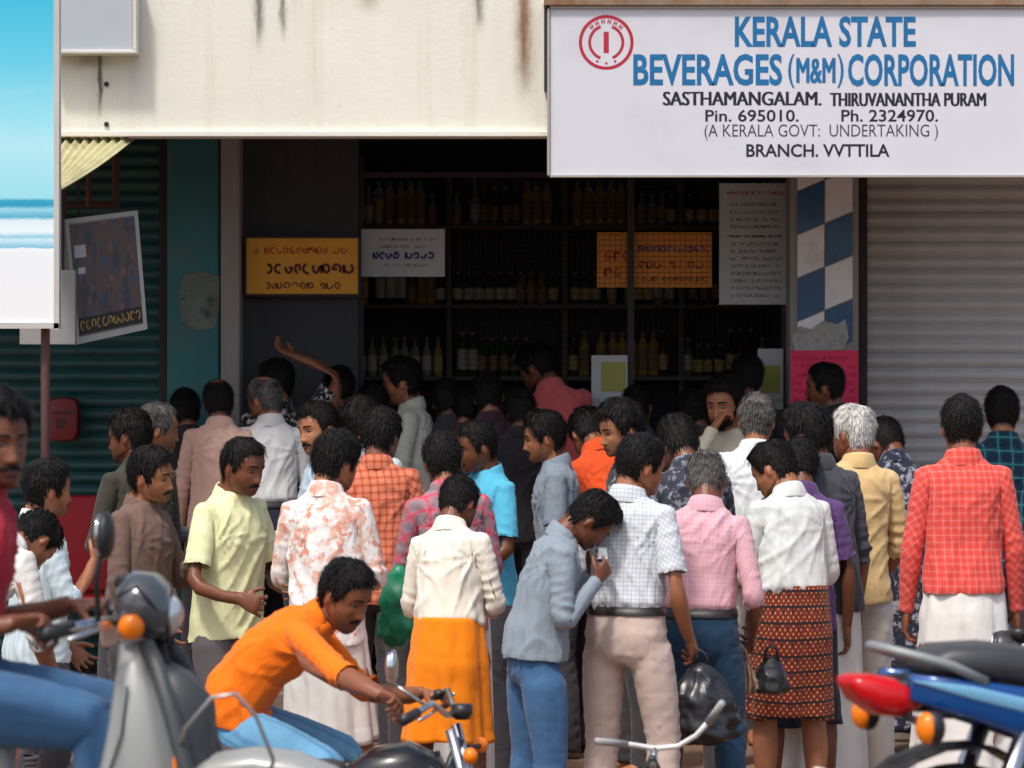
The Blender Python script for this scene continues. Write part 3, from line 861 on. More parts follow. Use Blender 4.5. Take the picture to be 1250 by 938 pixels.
def skirt(sp, G, scale, parent, m, seed):
    """wrapped waist cloth: mundu or lungi, long or folded up to the knee"""
    rs = np.random.default_rng(seed)
    hem = sp.get('hem', .12); nth, nz = 84, 30
    th = np.linspace(0, 2 * math.pi, nth, endpoint=False); zz = np.linspace(1.03, hem, nz)
    TH, Z = np.meshgrid(th, zz)
    t = (1.03 - Z) / (1.03 - hem)
    fl = sp.get('flare', .012)
    u_ = not sp.get('tuck', False); w0, w1 = (.138, .014) if u_ else (.150, .014)
    RX = w0 + w1 * np.clip((1.03 - Z) / .2, 0, 1) + fl * t; RY = w0 - .036 + (w1 + .01) * np.clip((1.03 - Z) / .2, 0, 1) + fl * .9 * t
    k = np.stack([np.cos(TH).ravel() * 1.5, np.sin(TH).ravel() * 1.5, Z.ravel() * 1.2], -1)
    f = np.zeros_like(TH)
    for i, n in enumerate((5, 9, 14)):
        f += np.sin(n * TH + rs.uniform(0, 6) + 1.6 * vnoise(k * 1.3, seed + i).reshape(TH.shape)) * (.009, .006, .004)[i]
    f = f * (.25 + .85 * t) + vnoise(k * 3, seed + 8).reshape(TH.shape) * .008
    dg = np.abs(np.sin((TH * .14 + Z * .8) * 30 + 2 * vnoise(k * 2, seed + 4).reshape(TH.shape))) * np.clip(vnoise(k * 2 + 9, seed + 6).reshape(TH.shape), 0, 1)
    f += .012 * dg
    lap = np.where((TH > .9) & (TH < 2.9), .010, 0.0)                                # the overlapping layer
    R = 1 + (f + lap) / .18
    X = RX * np.cos(TH) * R; Y = -.004 + RY * np.sin(TH) * R
    Zd = Z + .012 * np.sin(TH * 3 + rs.uniform(0, 6)) * t ** 4
    V = np.stack([X, Y, Zd], -1).reshape(-1, 3)
    # folded edge at the waist and the hem
    fs = []
    for i in range(nz - 1):
        for j in range(nth):
            kk = (j + 1) % nth
            fs.append((i * nth + j, i * nth + kk, (i + 1) * nth + kk, (i + 1) * nth + j))
    me = bpy.data.meshes.new('waist_cloth'); 
    g = G[BI['pelvis']]
    # follow the legs a little
    gl, gr = G[BI['thL']], G[BI['thR']]
    H = np.concatenate([V, np.ones((len(V), 1))], 1)
    wl = np.clip((.95 - V[:, 2]) / .2, 0, 1)[:, None] * .85; sx = np.clip(.5 - V[:, 0] / .2, 0, 1)[:, None]
    W = (1 - wl) * (H @ g.T)[:, :3] + wl * (sx * (H @ gl.T)[:, :3] + (1 - sx) * (H @ gr.T)[:, :3])
    me.from_pydata([tuple(p) for p in W * scale], [], fs)
    me.polygons.foreach_set('use_smooth', [True] * len(fs)); set_rest(me, V)
    o = mobj(sp.get('skirt_name', 'waist_cloth'), me, m, parent)
    so = o.modifiers.new('thickness', 'SOLIDIFY'); so.thickness = .004; so.offset = -1
    return o

def ground_z(d):
    if d >= 18.4: return 0.25
    if d >= 11.4: return 0.0
    if d <= 10.0: return 0.42
    t = (11.4 - d) / 1.4
    return .42 * t * t * (3 - 2 * t)

PEOPLE = []
def person(px, top, s, yaw, label, **sp):
    """px/top: photo pixel of head centre and of the hair's top; s: photo pixels per metre at his distance"""
    d = F / s; gz = sp.get('gz', ground_z(d))
    seed = sp.get('seed', len(PEOPLE) * 13 + 5)
    vr = random.Random(seed * 7 + 1)                       # nobody stands quite straight
    if 'seat' not in sp:
        sp.setdefault('twist', vr.uniform(-9, 9)); sp.setdefault('side', vr.uniform(-4, 4)); sp.setdefault('hroll', vr.uniform(-6, 6)); sp.setdefault('bend', vr.uniform(2, 9))
        sp.setdefault('thR', (vr.uniform(.0, .10), vr.uniform(-.06, .10), -1)); sp.setdefault('thL', (vr.uniform(.0, .10), vr.uniform(-.06, .10), -1))
    yr = math.radians(yaw)
    hairst = sp.get('hair', 'mid')
    def fit(G):
        g = G[BI['head']]
        hp = (g @ np.append(HC + np.array([0, -.01, .10]), 1))[:3]
        pts = [(g @ np.append(HC + np.array(q), 1))[:3] for q in ((0, 0, .132), (0, -.05, .115), (0, -.09, .07), (0, .05, .115))]
        tz = max(p[2] for p in pts)
        return hp, tz
    G, dz0 = pose(sp)
    _, tz = fit(G)
    want = PZ(top, d) - gz
    scale = want / tz
    fixed = sp.get('scale')
    sc = fixed if fixed else max(.90, min(1.10, scale))
    if not fixed and abs(scale - sc) > .002: print('FIT', px, top, 's', s, 'wants scale %.3f' % scale)
    elif fixed and abs(scale - sc) > .03: print('FITfixed', px, top, s, 'want %.3f' % scale)
    hc = (G[BI['head']] @ np.append(HC + np.array([0, -.008, .03]), 1))[:3] * sc
    off = rz(yr) @ hc
    loc = (PX(px, d) - off[0], d - off[1], gz)
    if 'world_hands' in sp:
        ik = {}
        for sd, wp in sp['world_hands'].items():
            ik[sd] = (rz(-yr) @ (np.array(wp) - np.array(loc))) / sc
            ik[sd] = ik[sd] - np.array([0, 0, dz0])
        # joints are computed before the floor shift, so remove it from the target
        G, _ = pose(sp, ik)
    elif 'ik' in sp:
        G, _ = pose(sp, {k: np.array(v) for k, v in sp['ik'].items()})
    root = empty('person', loc, yr, label, 'person', sp.get('group'))
    PEOPLE.append(root)
    tb = T('body'); x, y, z = tb.co.T; ax_ = np.abs(x)
    u = (ax_ - SH[0]) * AD[0] + (z - SH[2]) * AD[2]
    xb = np.where(z > 1.40, .140, np.where(z > 1.20, .140 + (1.40 - z) * .15, .170 + (1.20 - z) * .55))
    arm = (ax_ > xb) & (u > -.06) & (z > .72)
    send = {'S': .225, 'H': .345, 'L': .545}[sp.get('sleeve', 'L')]
    ins = np.where(arm, 0.018 * np.clip((send - .02 - u) / .03, 0, 1), np.where(z > .80, .026 * np.clip((1.41 - z) / .05, 0, 1), 0))
    if 'trousers' in sp:
        ins = np.where(~arm & (z <= .90), .016 * np.clip((z - .07) / .04, 0, 1), ins)
        if not sp.get('tuck'): ins = np.where(~arm & (z > .68) & (z < 1.10), .040 * np.clip((z - .68) / .08, .4, 1), ins)
    tb.make('body', G, SKIN[sp.get('skin', len(PEOPLE) % 3)], root, sc, tb.co - tb.no * ins[:, None])
    # hair
    V, fs = hair_mesh(hairst, seed)
    Vh = V + HC; g = G[BI['head']]
    me = bpy.data.meshes.new('hair')
    W = (np.concatenate([Vh, np.ones((len(Vh), 1))], 1) @ g.T)[:, :3] * sc
    me.from_pydata([tuple(p) for p in W], [], fs); me.polygons.foreach_set('use_smooth', [True] * len(fs)); set_rest(me, Vh)
    bm = bmesh.new(); bm.from_mesh(me); bmesh.ops.delete(bm, geom=[v for v in bm.verts if not v.link_faces], context='VERTS'); bm.to_mesh(me); bm.free()
    hm = HAIR[sp.get('haircol', 'black')]
    mobj('hair', me, hm, root)
    if sp.get('face'): face_parts(root, G, sc, hm, sp.get('moust', True), sp.get('beard', False))
    # clothes
    key = (sp.get('sleeve', 'L'), bool(sp.get('tuck', False)), sp.get('girth', 1.0), bool(sp.get('crop', False)))
    t = T(key)
    sh = t.make('shirt', G, sp['shirt'], root, sc, wrinkle(t, seed, sp.get('wr', .0145), key[1]))
    if sp.get('collar', True): T('collar').make('collar', G, sp.get('collarmat', sp['shirt']), sh, sc)
    if 'trousers' in sp:
        t = T('legs'); lc = wrinkle_legs(t, seed)
        if not sp.get('tuck'): lc = lc - t.no * (.016 * np.clip((t.co[:, 2] - .80) / .08, 0, 1))[:, None]
        t.make('trousers', G, sp['trousers'], root, sc, lc)
        if sp.get('belt'):
            mb = MB(); rows = torso_rings([(.975, .171, .120, -.131), (1.008, .168, .120, -.128), (1.008, .150, .105, -.112)], 32); mb.loft(rows, caps=False)
            me = mb.mesh('belt', True); co = get_co(me); g = G[BI['pelvis']]
            W = (np.concatenate([co, np.ones((len(co), 1))], 1) @ g.T)[:, :3] * sc
            me.vertices.foreach_set('co', W.astype(np.float32).ravel()); mobj('belt', me, plain('belt_leather', (.012, .010, .009), .45), root)
    if 'skirt' in sp: skirt(sp, G, sc, root, sp['skirt'], seed)
    if sp.get('shoes'):
        for sd, sg in (('R', 1), ('L', -1)):
            mb = MB(); rings = []
            for y, w, h in ((-.072, .02, .03), (-.06, .036, .042), (-.02, .042, .050), (.05, .047, .043), (.12, .053, .032), (.17, .050, .027), (.20, .03, .02)):
                rings.append(se_ring((.104 * sg, y, h), (1, 0, 0), (0, 0, 1), w, h, 2.6, 16))
            mb.loft(rings); me = mb.mesh('shoe', True); co = get_co(me); g = G[BI['ft' + sd]]
            W = (np.concatenate([co, np.ones((len(co), 1))], 1) @ g.T)[:, :3] * sc
            me.vertices.foreach_set('co', W.astype(np.float32).ravel()); mobj('shoe', me, sp['shoes'], root)
    hands = {sd: (np.array(loc) + rz(yr) @ ((G[BI['hd' + sd]] @ np.append(J['hd' + sd] + AD * np.array([1 if sd == 'R' else -1, 1, 1]) * .08, 1))[:3] * sc)) for sd in 'RL'}
    return root, hands

# ------------------------------------------------------------------ ground
m_soil = plain('soil', (.24, .135, .085), .95, var=.35, vscale=1.6, bmp=.6, bscale=30, dirt=(.10, .06, .04), dirt_amt=.6)
m_asph = plain('asphalt', (.055, .052, .05), .9, var=.25, vscale=8, bmp=.4, bscale=120)
m_cem = plain('cement', (.30, .24, .19), .9, var=.22, vscale=3, bmp=.3, bscale=40, dirt=(.16, .10, .07), dirt_amt=.6)
mb = MB()
ys = [-300, -60, 0, 5, 8, 9.6] + [10 + .1 * i for i in range(15)] + [11.6, 13, 15, 17, 18.4, 19, 22, 40, 300]
def gz2(d): return 0.0 if d >= 11.4 else ground_z(d)
rows = [[(x, y, gz2(y)) for x in (-300, -40, -8, -4, -2, 0, 2, 4, 8, 40, 300)] for y in ys]
mb.loft(rows, closed=False)
g = mb.obj('ground', m_soil, smooth=True); tag(g, 'reddish brown bare earth in front of the shop', kind='structure')
mb = MB(); mb.box((0, 4.0, .424), (600, 9.0, .004))
r = mb.obj('road', m_asph); tag(r, 'grey asphalt road the two wheelers ride on', kind='structure')
mb = MB(); mb.box((0, 20.7, .125), (14, 4.6, .25), bev=.015)
pl = mb.obj('pavement', m_cem); tag(pl, 'raised cement shop plinth behind the crowd', kind='structure')

# ------------------------------------------------------------------ the shop building
def wall_mat(name, col, stain, spots=(), var=.06, top=None):
    m, nt, b = new_mat(name)
    v = coords(nt, 'Object'); sep = N(nt, 'ShaderNodeSeparateXYZ'); nt.links.new(v, sep.inputs[0])
    X, Y, Z = sep.outputs
    n1 = noise(nt, v, 2.2, 5, .6); n2 = noise(nt, coords(nt, scale=(7, 7, .5)), 1.4, 5, .6); n3 = noise(nt, coords(nt, scale=(3, 3, 1)), 9, 5, .7)
    c = mix(nt, n1, tuple(x * (1 - var * 2) for x in col), tuple(min(1, x * (1 + var)) for x in col))
    c = mix(nt, mathn(nt, 'MULTIPLY', ramp(nt, n2, .52, .75), .22), c, stain)
    c = mix(nt, mathn(nt, 'MULTIPLY', ramp(nt, n3, .60, .75), .25), c, stain)
    for (sx, sz, wx, wz, amt, sc) in spots:
        dx = mathn(nt, 'DIVIDE', mathn(nt, 'SUBTRACT', mathn(nt, 'MULTIPLY_ADD', n3, .05, X), sx + .025), wx); dz = mathn(nt, 'DIVIDE', mathn(nt, 'SUBTRACT', Z, sz), wz)
        e = mathn(nt, 'EXPONENT', mathn(nt, 'MULTIPLY', mathn(nt, 'ADD', mathn(nt, 'POWER', mathn(nt, 'ABSOLUTE', dx), 2.0), mathn(nt, 'POWER', mathn(nt, 'ABSOLUTE', dz), 4.0)), -1.0))
        e = mathn(nt, 'MULTIPLY', e, mathn(nt, 'MULTIPLY_ADD', n1, amt, amt * .5))
        c = mix(nt, e, c, sc)
    nt.links.new(c, b.inputs['Base Color']); b.inputs['Roughness'].default_value = .85
    b.inputs['Specular IOR Level'].default_value = .25
    bump(nt, b, noise(nt, coords(nt), 25, 5, .65), .3, .008)
    return m
FD = 17.6     # fascia face distance
SD = 19.3     # shutters' plane
fz0, fz1 = PZ(167, FD), PZ(-150, FD)
rust, soot = lin((120, 78, 40)), lin((70, 58, 44))
spots = [(PX(640, FD), PZ(30, FD), .035, .30, .9, rust), (PX(316, FD), PZ(5, FD), .02, .18, .9, soot), (PX(345, FD), PZ(0, FD), .015, .16, .8, soot),
         (PX(122, FD), PZ(95, FD), .012, .16, .9, soot), (PX(585, FD), PZ(0, FD), .02, .12, .7, soot), (PX(110, FD), PZ(70, FD), .10, .05, .5, soot),
         (PX(450, FD), PZ(-20, FD), .05, .12, .5, rust)]
m_cream = wall_mat('cream_plaster', lin((228, 226, 212)), lin((180, 166, 136)), spots)
m_grey = wall_mat('grey_plaster', lin((150, 148, 144)), lin((90, 84, 76)))
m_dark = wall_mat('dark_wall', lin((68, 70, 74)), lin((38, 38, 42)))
m_teal = plain('teal_paint', lin((40, 108, 112)), .6, var=.2, vscale=3, dirt=lin((90, 96, 92)), dirt_amt=.5)
m_tealsh = plain('teal_shutter_paint', lin((26, 78, 78)), .5, var=.25, vscale=2.5, dirt=lin((20, 34, 40)), dirt_amt=.7)
m_steel = plain('shutter_steel', lin((194, 195, 196)), .55, .1, var=.12, vscale=1.2, dirt=lin((136, 130, 124)), dirt_amt=.5)
m_frame = plain('dark_iron', lin((46, 40, 40)), .6, .3)
m_wood = plain('dark_wood', lin((84, 50, 40)), .7, var=.25)

B = empty('shop_building', (0, FD, 0), 0, 'cream fronted single shop building with shutters and a dark open counter', 'building')
def bpart(mb, name, m, parent=B, smooth=False):
    o = mb.obj(name, m, parent, smooth); o.location = (0, -FD, 0) if parent is B else (0, 0, 0)
    return o
def pbox(mb, x0, x1, y0, y1, d0, d1, dref=None, bev=0):
    """box whose front face (at d0) fills the given photo rectangle"""
    dr = dref or d0
    a, b = P(x0, y0, dr), P(x1, y1, dr)
    mb.box(((a.x + b.x) / 2, (d0 + d1) / 2, (a.z + b.z) / 2), (abs(b.x - a.x), d1 - d0, abs(a.z - b.z)), bev=bev)
mb = MB(); mb.box((0, FD + .11, (fz0 + fz1) / 2), (9.5, .22, fz1 - fz0), bev=.006)
bpart(mb, 'fascia', m_cream)
mb = MB(); mb.box((0, FD - .012, fz0 + .012), (9.48, .03, .028), bev=.004); bpart(mb, 'drip_edge', m_cream)
mb = MB(); mb.box((0, FD + 1.2, fz0 + .30), (9.4, 1.96, .12)); bpart(mb, 'canopy_slab', m_grey)
mb = MB(); mb.box((0, FD + .05, fz1 + .04), (9.6, .40, .08), bev=.01); bpart(mb, 'ledge', m_grey)
mb = MB(); mb.box((0, FD + 2.2, fz1 + 1.58), (9.5, .3, 3.0)); bpart(mb, 'upper_wall', m_cream)
# wall above the openings, in the plane of the shutters
zt = fz0 + .24
# teal pillar, pale pilaster, dark partition, tiled pillar
mb = MB(); pbox(mb, 204, 268, 150, 830, SD - .12, SD + .3, bev=.008); bpart(mb, 'teal_pillar', m_teal)
mb = MB(); pbox(mb, 269.5, 293, 150, 830, SD - .17, SD + .25, bev=.008); bpart(mb, 'pilaster', m_grey)
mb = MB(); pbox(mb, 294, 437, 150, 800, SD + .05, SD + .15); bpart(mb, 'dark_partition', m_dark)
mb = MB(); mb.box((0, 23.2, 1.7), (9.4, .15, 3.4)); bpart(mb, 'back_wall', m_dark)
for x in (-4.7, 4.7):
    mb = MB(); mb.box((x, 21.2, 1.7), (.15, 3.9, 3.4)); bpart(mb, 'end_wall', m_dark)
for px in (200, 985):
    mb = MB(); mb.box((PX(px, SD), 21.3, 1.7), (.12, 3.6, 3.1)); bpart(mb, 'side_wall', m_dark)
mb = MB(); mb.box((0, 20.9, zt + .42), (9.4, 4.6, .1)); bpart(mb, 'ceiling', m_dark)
# tiled pillar between counter and shutter
m_tb = plain('blue_tile', lin((22, 84, 130)), .25, var=.15, vscale=9, dirt=lin((12, 40, 60)), dirt_amt=.4)
m_tw = plain('white_tile', lin((232, 234, 236)), .3, var=.1, vscale=9, dirt=lin((176, 168, 160)), dirt_amt=.4)
TP = None
mb = MB(); pbox(mb, 964, 1048, 150, 830, SD - .16, SD + .3, bev=.006); TP = bpart(mb, 'tiled_pillar', m_grey)
td = SD - .16
def quad_tile(pts, m):
    mb = MB(); w = [P(x, y, td) for x, y in pts]; n = 4
    c = sum(w, Vector()) / 4
    w = [p + (c - p).normalized() * .004 for p in w]
    mb.add([(p.x, td - .007, p.z) for p in w] + [(p.x, td + .01, p.z) for p in w], [(0, 1, 2, 3), (7, 6, 5, 4), (0, 4, 5, 1), (1, 5, 6, 2), (2, 6, 7, 3), (3, 7, 4, 0)])
    return mb.obj('tile', m, TP)
x0, x1, x2 = 973, 1006.5, 1041; hgt = 53; sk = 14
for k in range(-3, 9):
    ya = 234 + k * hgt; yb = ya - sk
    if ya > 440: break
    quad_tile([(x0, ya), (x1, yb), (x1, yb + hgt), (x0, ya + hgt)], m_tb if k % 2 == 0 else m_tw)
    yc = 220 + k * hgt; yd = yc - sk
    quad_tile([(x1, yc), (x2, yd), (x2, yd + hgt), (x1, yc + hgt)], m_tw if k % 2 == 0 else m_tb)
for o in TP.children: o.location = (0, 0, 0)
# shutters with a slat each
def shutter(name, x0, x1, y0, y1, pitch_px, m, d):
    rt = empty(name, (0, -FD, 0)); rt.parent = B
    xa, xb = PX(x0, d), PX(x1, d); p = pitch_px / F * d
    mb = MB(); prof = [(0, .004), (.10, -.002), (.30, -.016), (.55, -.019), (.78, -.010), (.90, .004), (1.0, .006)]
    nx = 12
    rows = [[(xa + (xb - xa) * i / nx, b, -a * p) for a, b in prof] for i in range(nx + 1)]
    mb.loft(rows, closed=False); me = mb.mesh('slat', True)
    z = PZ(y0, d); k = 0
    while z > PZ(y1, d):
        o = mobj('slat', me, m, rt); o.location = (0, d + random.uniform(-.003, .003), z); o.rotation_euler = (random.uniform(-.05, .05), 0, random.uniform(-.002, .002))
        z -= p
    for e, nm in ((xa, -1), (xb, 1)):
        mb = MB(); mb.box((e, d - .012, (PZ(y0, d) + PZ(y1, d)) / 2), (.05, .07, PZ(y0, d) - PZ(y1, d) + .02)); mb.obj('guide_rail', m_frame, rt)
    return rt
shutter('grey_shutter', 1052, 1420, 140, 800, 17.2, m_steel, SD)
shutter('teal_shutter', -170, 201, 140, 800, 15.6, m_tealsh, SD + .02)
mb = MB(); mb.box((PX(235, SD) , SD - .135, 1.55), (.12, .012, .5)); 
# peeling paper patch on the teal pillar
m_peel = plain('peeling_paper', lin((110, 122, 112)), .9, var=.35, vscale=14, dirt=lin((30, 74, 78)), dirt_amt=.9)
mb = MB(); q = [P(x, y, SD - .124) for x, y in ((224, 336), (250, 332), (268, 338), (267, 380), (262, 400), (240, 404), (222, 396), (219, 362))]
mb.add([(p.x, p.y, p.z) for p in q] + [(p.x, p.y + .006, p.z) for p in q], [tuple(range(8)), tuple(range(15, 7, -1))] + [(j, (j + 1) % 8, (j + 1) % 8 + 8, j + 8) for j in range(8)])
o = mb.obj('peeling_notice', m_peel); tag(o, 'torn faded paper peeling off the teal pillar', 'notice')

# ------------------------------------------------------------------ lettering
def text_mesh(txt, x0, x1, y0, y1, d, bold=0.0, shear=0.0, ext=.0015):
    cu = bpy.data.curves.new('t', 'FONT'); cu.body = txt; cu.offset = bold; cu.shear = shear; cu.resolution_u = 3
    o = bpy.data.objects.new('t', cu); COL.objects.link(o)
    me = bpy.data.meshes.new_from_object(o.evaluated_get(bpy.context.evaluated_depsgraph_get()))
    bpy.data.objects.remove(o); bpy.data.curves.remove(cu)
    co = get_co(me); lo, hi = co.min(0), co.max(0)
    a, b = P(x0, y0, d), P(x1, y1, d)
    X = a.x + (co[:, 0] - lo[0]) / (hi[0] - lo[0]) * (b.x - a.x)
    Z = b.z + (co[:, 1] - lo[1]) / (hi[1] - lo[1]) * (a.z - b.z)
    W = np.stack([X, np.full_like(X, d), Z], -1)
    me.vertices.foreach_set('co', W.astype(np.float32).ravel()); me.update()
    return me
def words(me):
    """split one line of lettering into its words"""
    bm = bmesh.new(); bm.from_mesh(me); bm.verts.ensure_lookup_table()
    isl = []; seen = set()
    for v in bm.verts:
        if v in seen: continue
        st = [v]; comp = []; seen.add(v)
        while st:
            a = st.pop(); comp.append(a)
            for e in a.link_edges:
                b = e.other_vert(a)
                if b not in seen: seen.add(b); st.append(b)
        xs = [a.co.x for a in comp]; isl.append((min(xs), max(xs), comp))
    isl.sort(key=lambda t: t[0]); zs = [v.co.z for v in bm.verts]; gap = (max(zs) - min(zs)) * .22
    groups = []; end = None
    for a, b, comp in isl:
        if end is None or a - end > gap: groups.append(list(comp)); end = b
        else: groups[-1] += comp; end = max(end, b)
    out = []
    for g in groups:
        keep = set(g); idx = {v: i for i, v in enumerate(g)}
        fs = [[idx[v] for v in f.verts] for f in bm.faces if f.verts[0] in keep]
        m2 = bpy.data.meshes.new('lettering'); m2.from_pydata([tuple(v.co) for v in g], [], fs); out.append(m2)
    bm.free()
    return out
def squiggle_rows(mb, rows, d, seed, lw=1.2):
    """illegible hand lettering: rows of (x0,x1,ybase,height) in photo px"""
    rs = random.Random(seed)
    for x0, x1, yb, h in rows:
        x = x0
        while x < x1:
            w = h * rs.uniform(.55, 1.0); kind = rs.randrange(4)
            if rs.random() < .12: x += h * .7; continue
            a0 = rs.uniform(0, 6.28); sweep = rs.uniform(3.2, 5.6); cx_, cy_ = x + w * .5, yb - h * .45
            pts = [(cx_ + w * .42 * math.cos(a0 + sweep * t), cy_ - h * .40 * math.sin(a0 + sweep * t)) for t in np.linspace(0, 1, 8)]
            if kind == 1: pts += [(pts[-1][0] + w * .3, pts[-1][1] + h * .1)]
            if kind == 2: pts += [(cx_ + w * .05, cy_)]
            if kind == 3: pts = [(x, yb), (x, yb - h * .8)] + pts
            P3 = [P(a, b, d) for a, b in pts]; r = lw * h / 14 / F * d
            for a, b in zip(P3[:-1], P3[1:]):
                n = Vector((-(b - a).z, 0, (b - a).x)); n = n.normalized() * r
                mb.add([a + n, a - n, b - n, b + n], [(0, 1, 2, 3)])
            x += w + h * .18

# ------------------------------------------------------------------ the big sign board
m_sign = plain('sign_enamel', lin((209, 210, 216)), .35, var=.04, vscale=3, dirt=lin((178, 176, 184)), dirt_amt=.25)
m_sblue = plain('sign_blue', lin((14, 106, 160)), .4, var=.18, vscale=14)
m_sblack = plain('sign_black', lin((22, 24, 40)), .45, var=.1)
m_sgrey = plain('sign_thin_black', lin((58, 58, 76)), .5, var=.15)
m_sred = plain('sign_red', lin((178, 30, 56)), .45, var=.15)
m_rim = plain('sign_rim', lin((176, 172, 160)), .5, .4)
GD = 17.42
sb = empty('sign_board', (PX(960, GD), GD, PZ(215, GD)), 0, 'long white shop sign with blue and black lettering and a red round emblem', 'sign')
def spart(o): o.parent = sb; o.location = (-sb.location.x, -sb.location.y, -sb.location.z); return o
mb = MB(); pbox(mb, 671, 1300, 10, 215, GD, GD + .05, bev=.004); spart(mb.obj('panel', m_sign))
mb = MB()
for (a, b, c, e) in ((668, 1303, 7.5, 10.5), (668, 1303, 214, 216.5), (668, 671, 7.5, 216.5)): pbox(mb, a, b, c, e, GD - .012, GD + .055)
spart(mb.obj('rim', m_rim))
mb = MB(); pbox(mb, 664, 1303, -2, 7, GD - .03, GD + .17, bev=.004); spart(mb.obj('top_ledge', plain('rusty_ledge', lin((140, 118, 96)), .8, var=.3, vscale=12, dirt=rust, dirt_amt=.7)))
mb = MB(); pbox(mb, 664.5, 668, 10, 110, GD + .0, GD + .17); spart(mb.obj('bracket', m_frame))
ld = GD - .0008
for txt, x0, x1, y0, y1, m, bo in (
        ('KERALA STATE', 897, 1118, 20, 58, m_sblue, .028), ('BEVERAGES', 773, 955, 66, 105, m_sblue, .028), ('(', 962, 970, 66, 108, m_sblue, .01), ('M&M', 972, 1020, 71, 102, m_sblue, .012), (')', 1022, 1030, 66, 108, m_sblue, .01),
        ('CORPORATION', 1035, 1238, 66, 106, m_sblue, .028), ('SASTHAMANGALAM.', 809, 1003, 112, 129, m_sblack, .014), ('THIRUVANANTHA PURAM', 1013, 1204, 113.5, 130, m_sblack, .014),
        ('Pin. 695010.', 861, 975, 134, 149, m_sblack, .015), ('Ph. 2324970.', 1027, 1145, 134, 149, m_sblack, .015), ('(A KERALA GOVT:  UNDERTAKING )', 860, 1145, 152, 172, m_sgrey, -.002), ('BRANCH. VVTTILA', 911, 1086, 176, 192, m_sblack, .02)):
    two = 'M' in txt; k = (y1 - y0) * (.10 if y1 - y0 < 25 else .06) if two else 0
    for me in words(text_mesh(txt, x0, x1 - k, y0, y1, ld, 0 if two else bo)):
        o = spart(mobj('lettering', me, m))
        if two:                                        # brush weight from a second, overlapping stroke
            
            for h_ in (.5, 1): o2 = mobj('brush_stroke', me.copy(), m, o); o2.location = (k * h_ / F * ld, -.0003 * h_, 0)
def ring_flat(mb, cx, cy, r0, r1, d, a0=0, a1=2 * math.pi, n=40):
    vs = []; fs = []
    for i in range(n + 1):
        a = a0 + (a1 - a0) * i / n
        for r in (r0, r1): p = P(cx + r * math.sin(a), cy - r * math.cos(a), d); vs.append(p)
    fs = [(2 * i, 2 * i + 1, 2 * i + 3, 2 * i + 2) for i in range(n)]
    mb.add(vs, fs)
mb = MB(); cx, cy = 740, 52
ring_flat(mb, cx, cy, 29.5, 33.5, ld); ring_flat(mb, cx, cy, 18.5, 22, ld, .35, 2.75); ring_flat(mb, cx, cy, 18.5, 22, ld, 3.5, 5.95)
p, q = P(cx - 3.2, cy - 13, ld), P(cx + 3.2, cy + 13, ld); mb.add([p, (q.x, ld, p.z), q, (p.x, ld, q.z)], [(0, 1, 2, 3)])
for a in (-.75, -.45, -.15, .15, .45, .75):                    # the small letters round the top of the ring
    c = P(cx + 25.6 * math.sin(a), cy - 25.6 * math.cos(a), ld); e = 2.2 / F * ld
    u = Vector((math.cos(a), 0, -math.sin(a))) * e; w = Vector((math.sin(a), 0, math.cos(a))) * e * 1.3
    for s_ in (-.7, .7): mb.add([c + u * s_ - u * .3 - w, c + u * s_ + u * .3 - w, c + u * s_ + u * .3 + w, c + u * s_ - u * .3 + w], [(0, 1, 2, 3)])
    mb.add([c - u * .7 - w * .2, c + u * .7 - w * .2, c + u * .7 + w * .2, c - u * .7 + w * .2], [(0, 1, 2, 3)])
for a in (2.7, 3.14, 3.58): ring_flat(mb, cx + 25.6 * math.sin(a), cy - 25.6 * math.cos(a), 0, 1.6, ld, n=10)
spart(mb.obj('emblem', m_sred))

# grey panel box at the top, on the fascia
gp = empty('panel_box', (PX(117, FD), FD, PZ(65, FD)), 0, 'pale grey metal framed panel fixed high on the cream wall', 'panel')
mb = MB(); pbox(mb, 60, 162, -30, 62, FD - .13, FD - .02, bev=.004); o = mb.obj('panel', plain('panel_grey', lin((178, 184, 190)), .5, .2, var=.05), gp); o.location = -gp.location
mb = MB()
for a in ((56, 167, 61, 65.5), (162, 167, -34, 61)): pbox(mb, *a, FD - .15, FD - .0, bev=.003)
o = mb.obj('frame', plain('panel_frame', lin((216, 212, 200)), .5, .2), gp); o.location = -gp.location
for y in (103, 152):
    mb = MB(); mb.lathe([(.012, 0), (.012, -.01), (.006, -.02)], P(130, y, FD), 'Y', 10); o = mb.obj('bolt', m_frame, gp); o.location = -gp.location

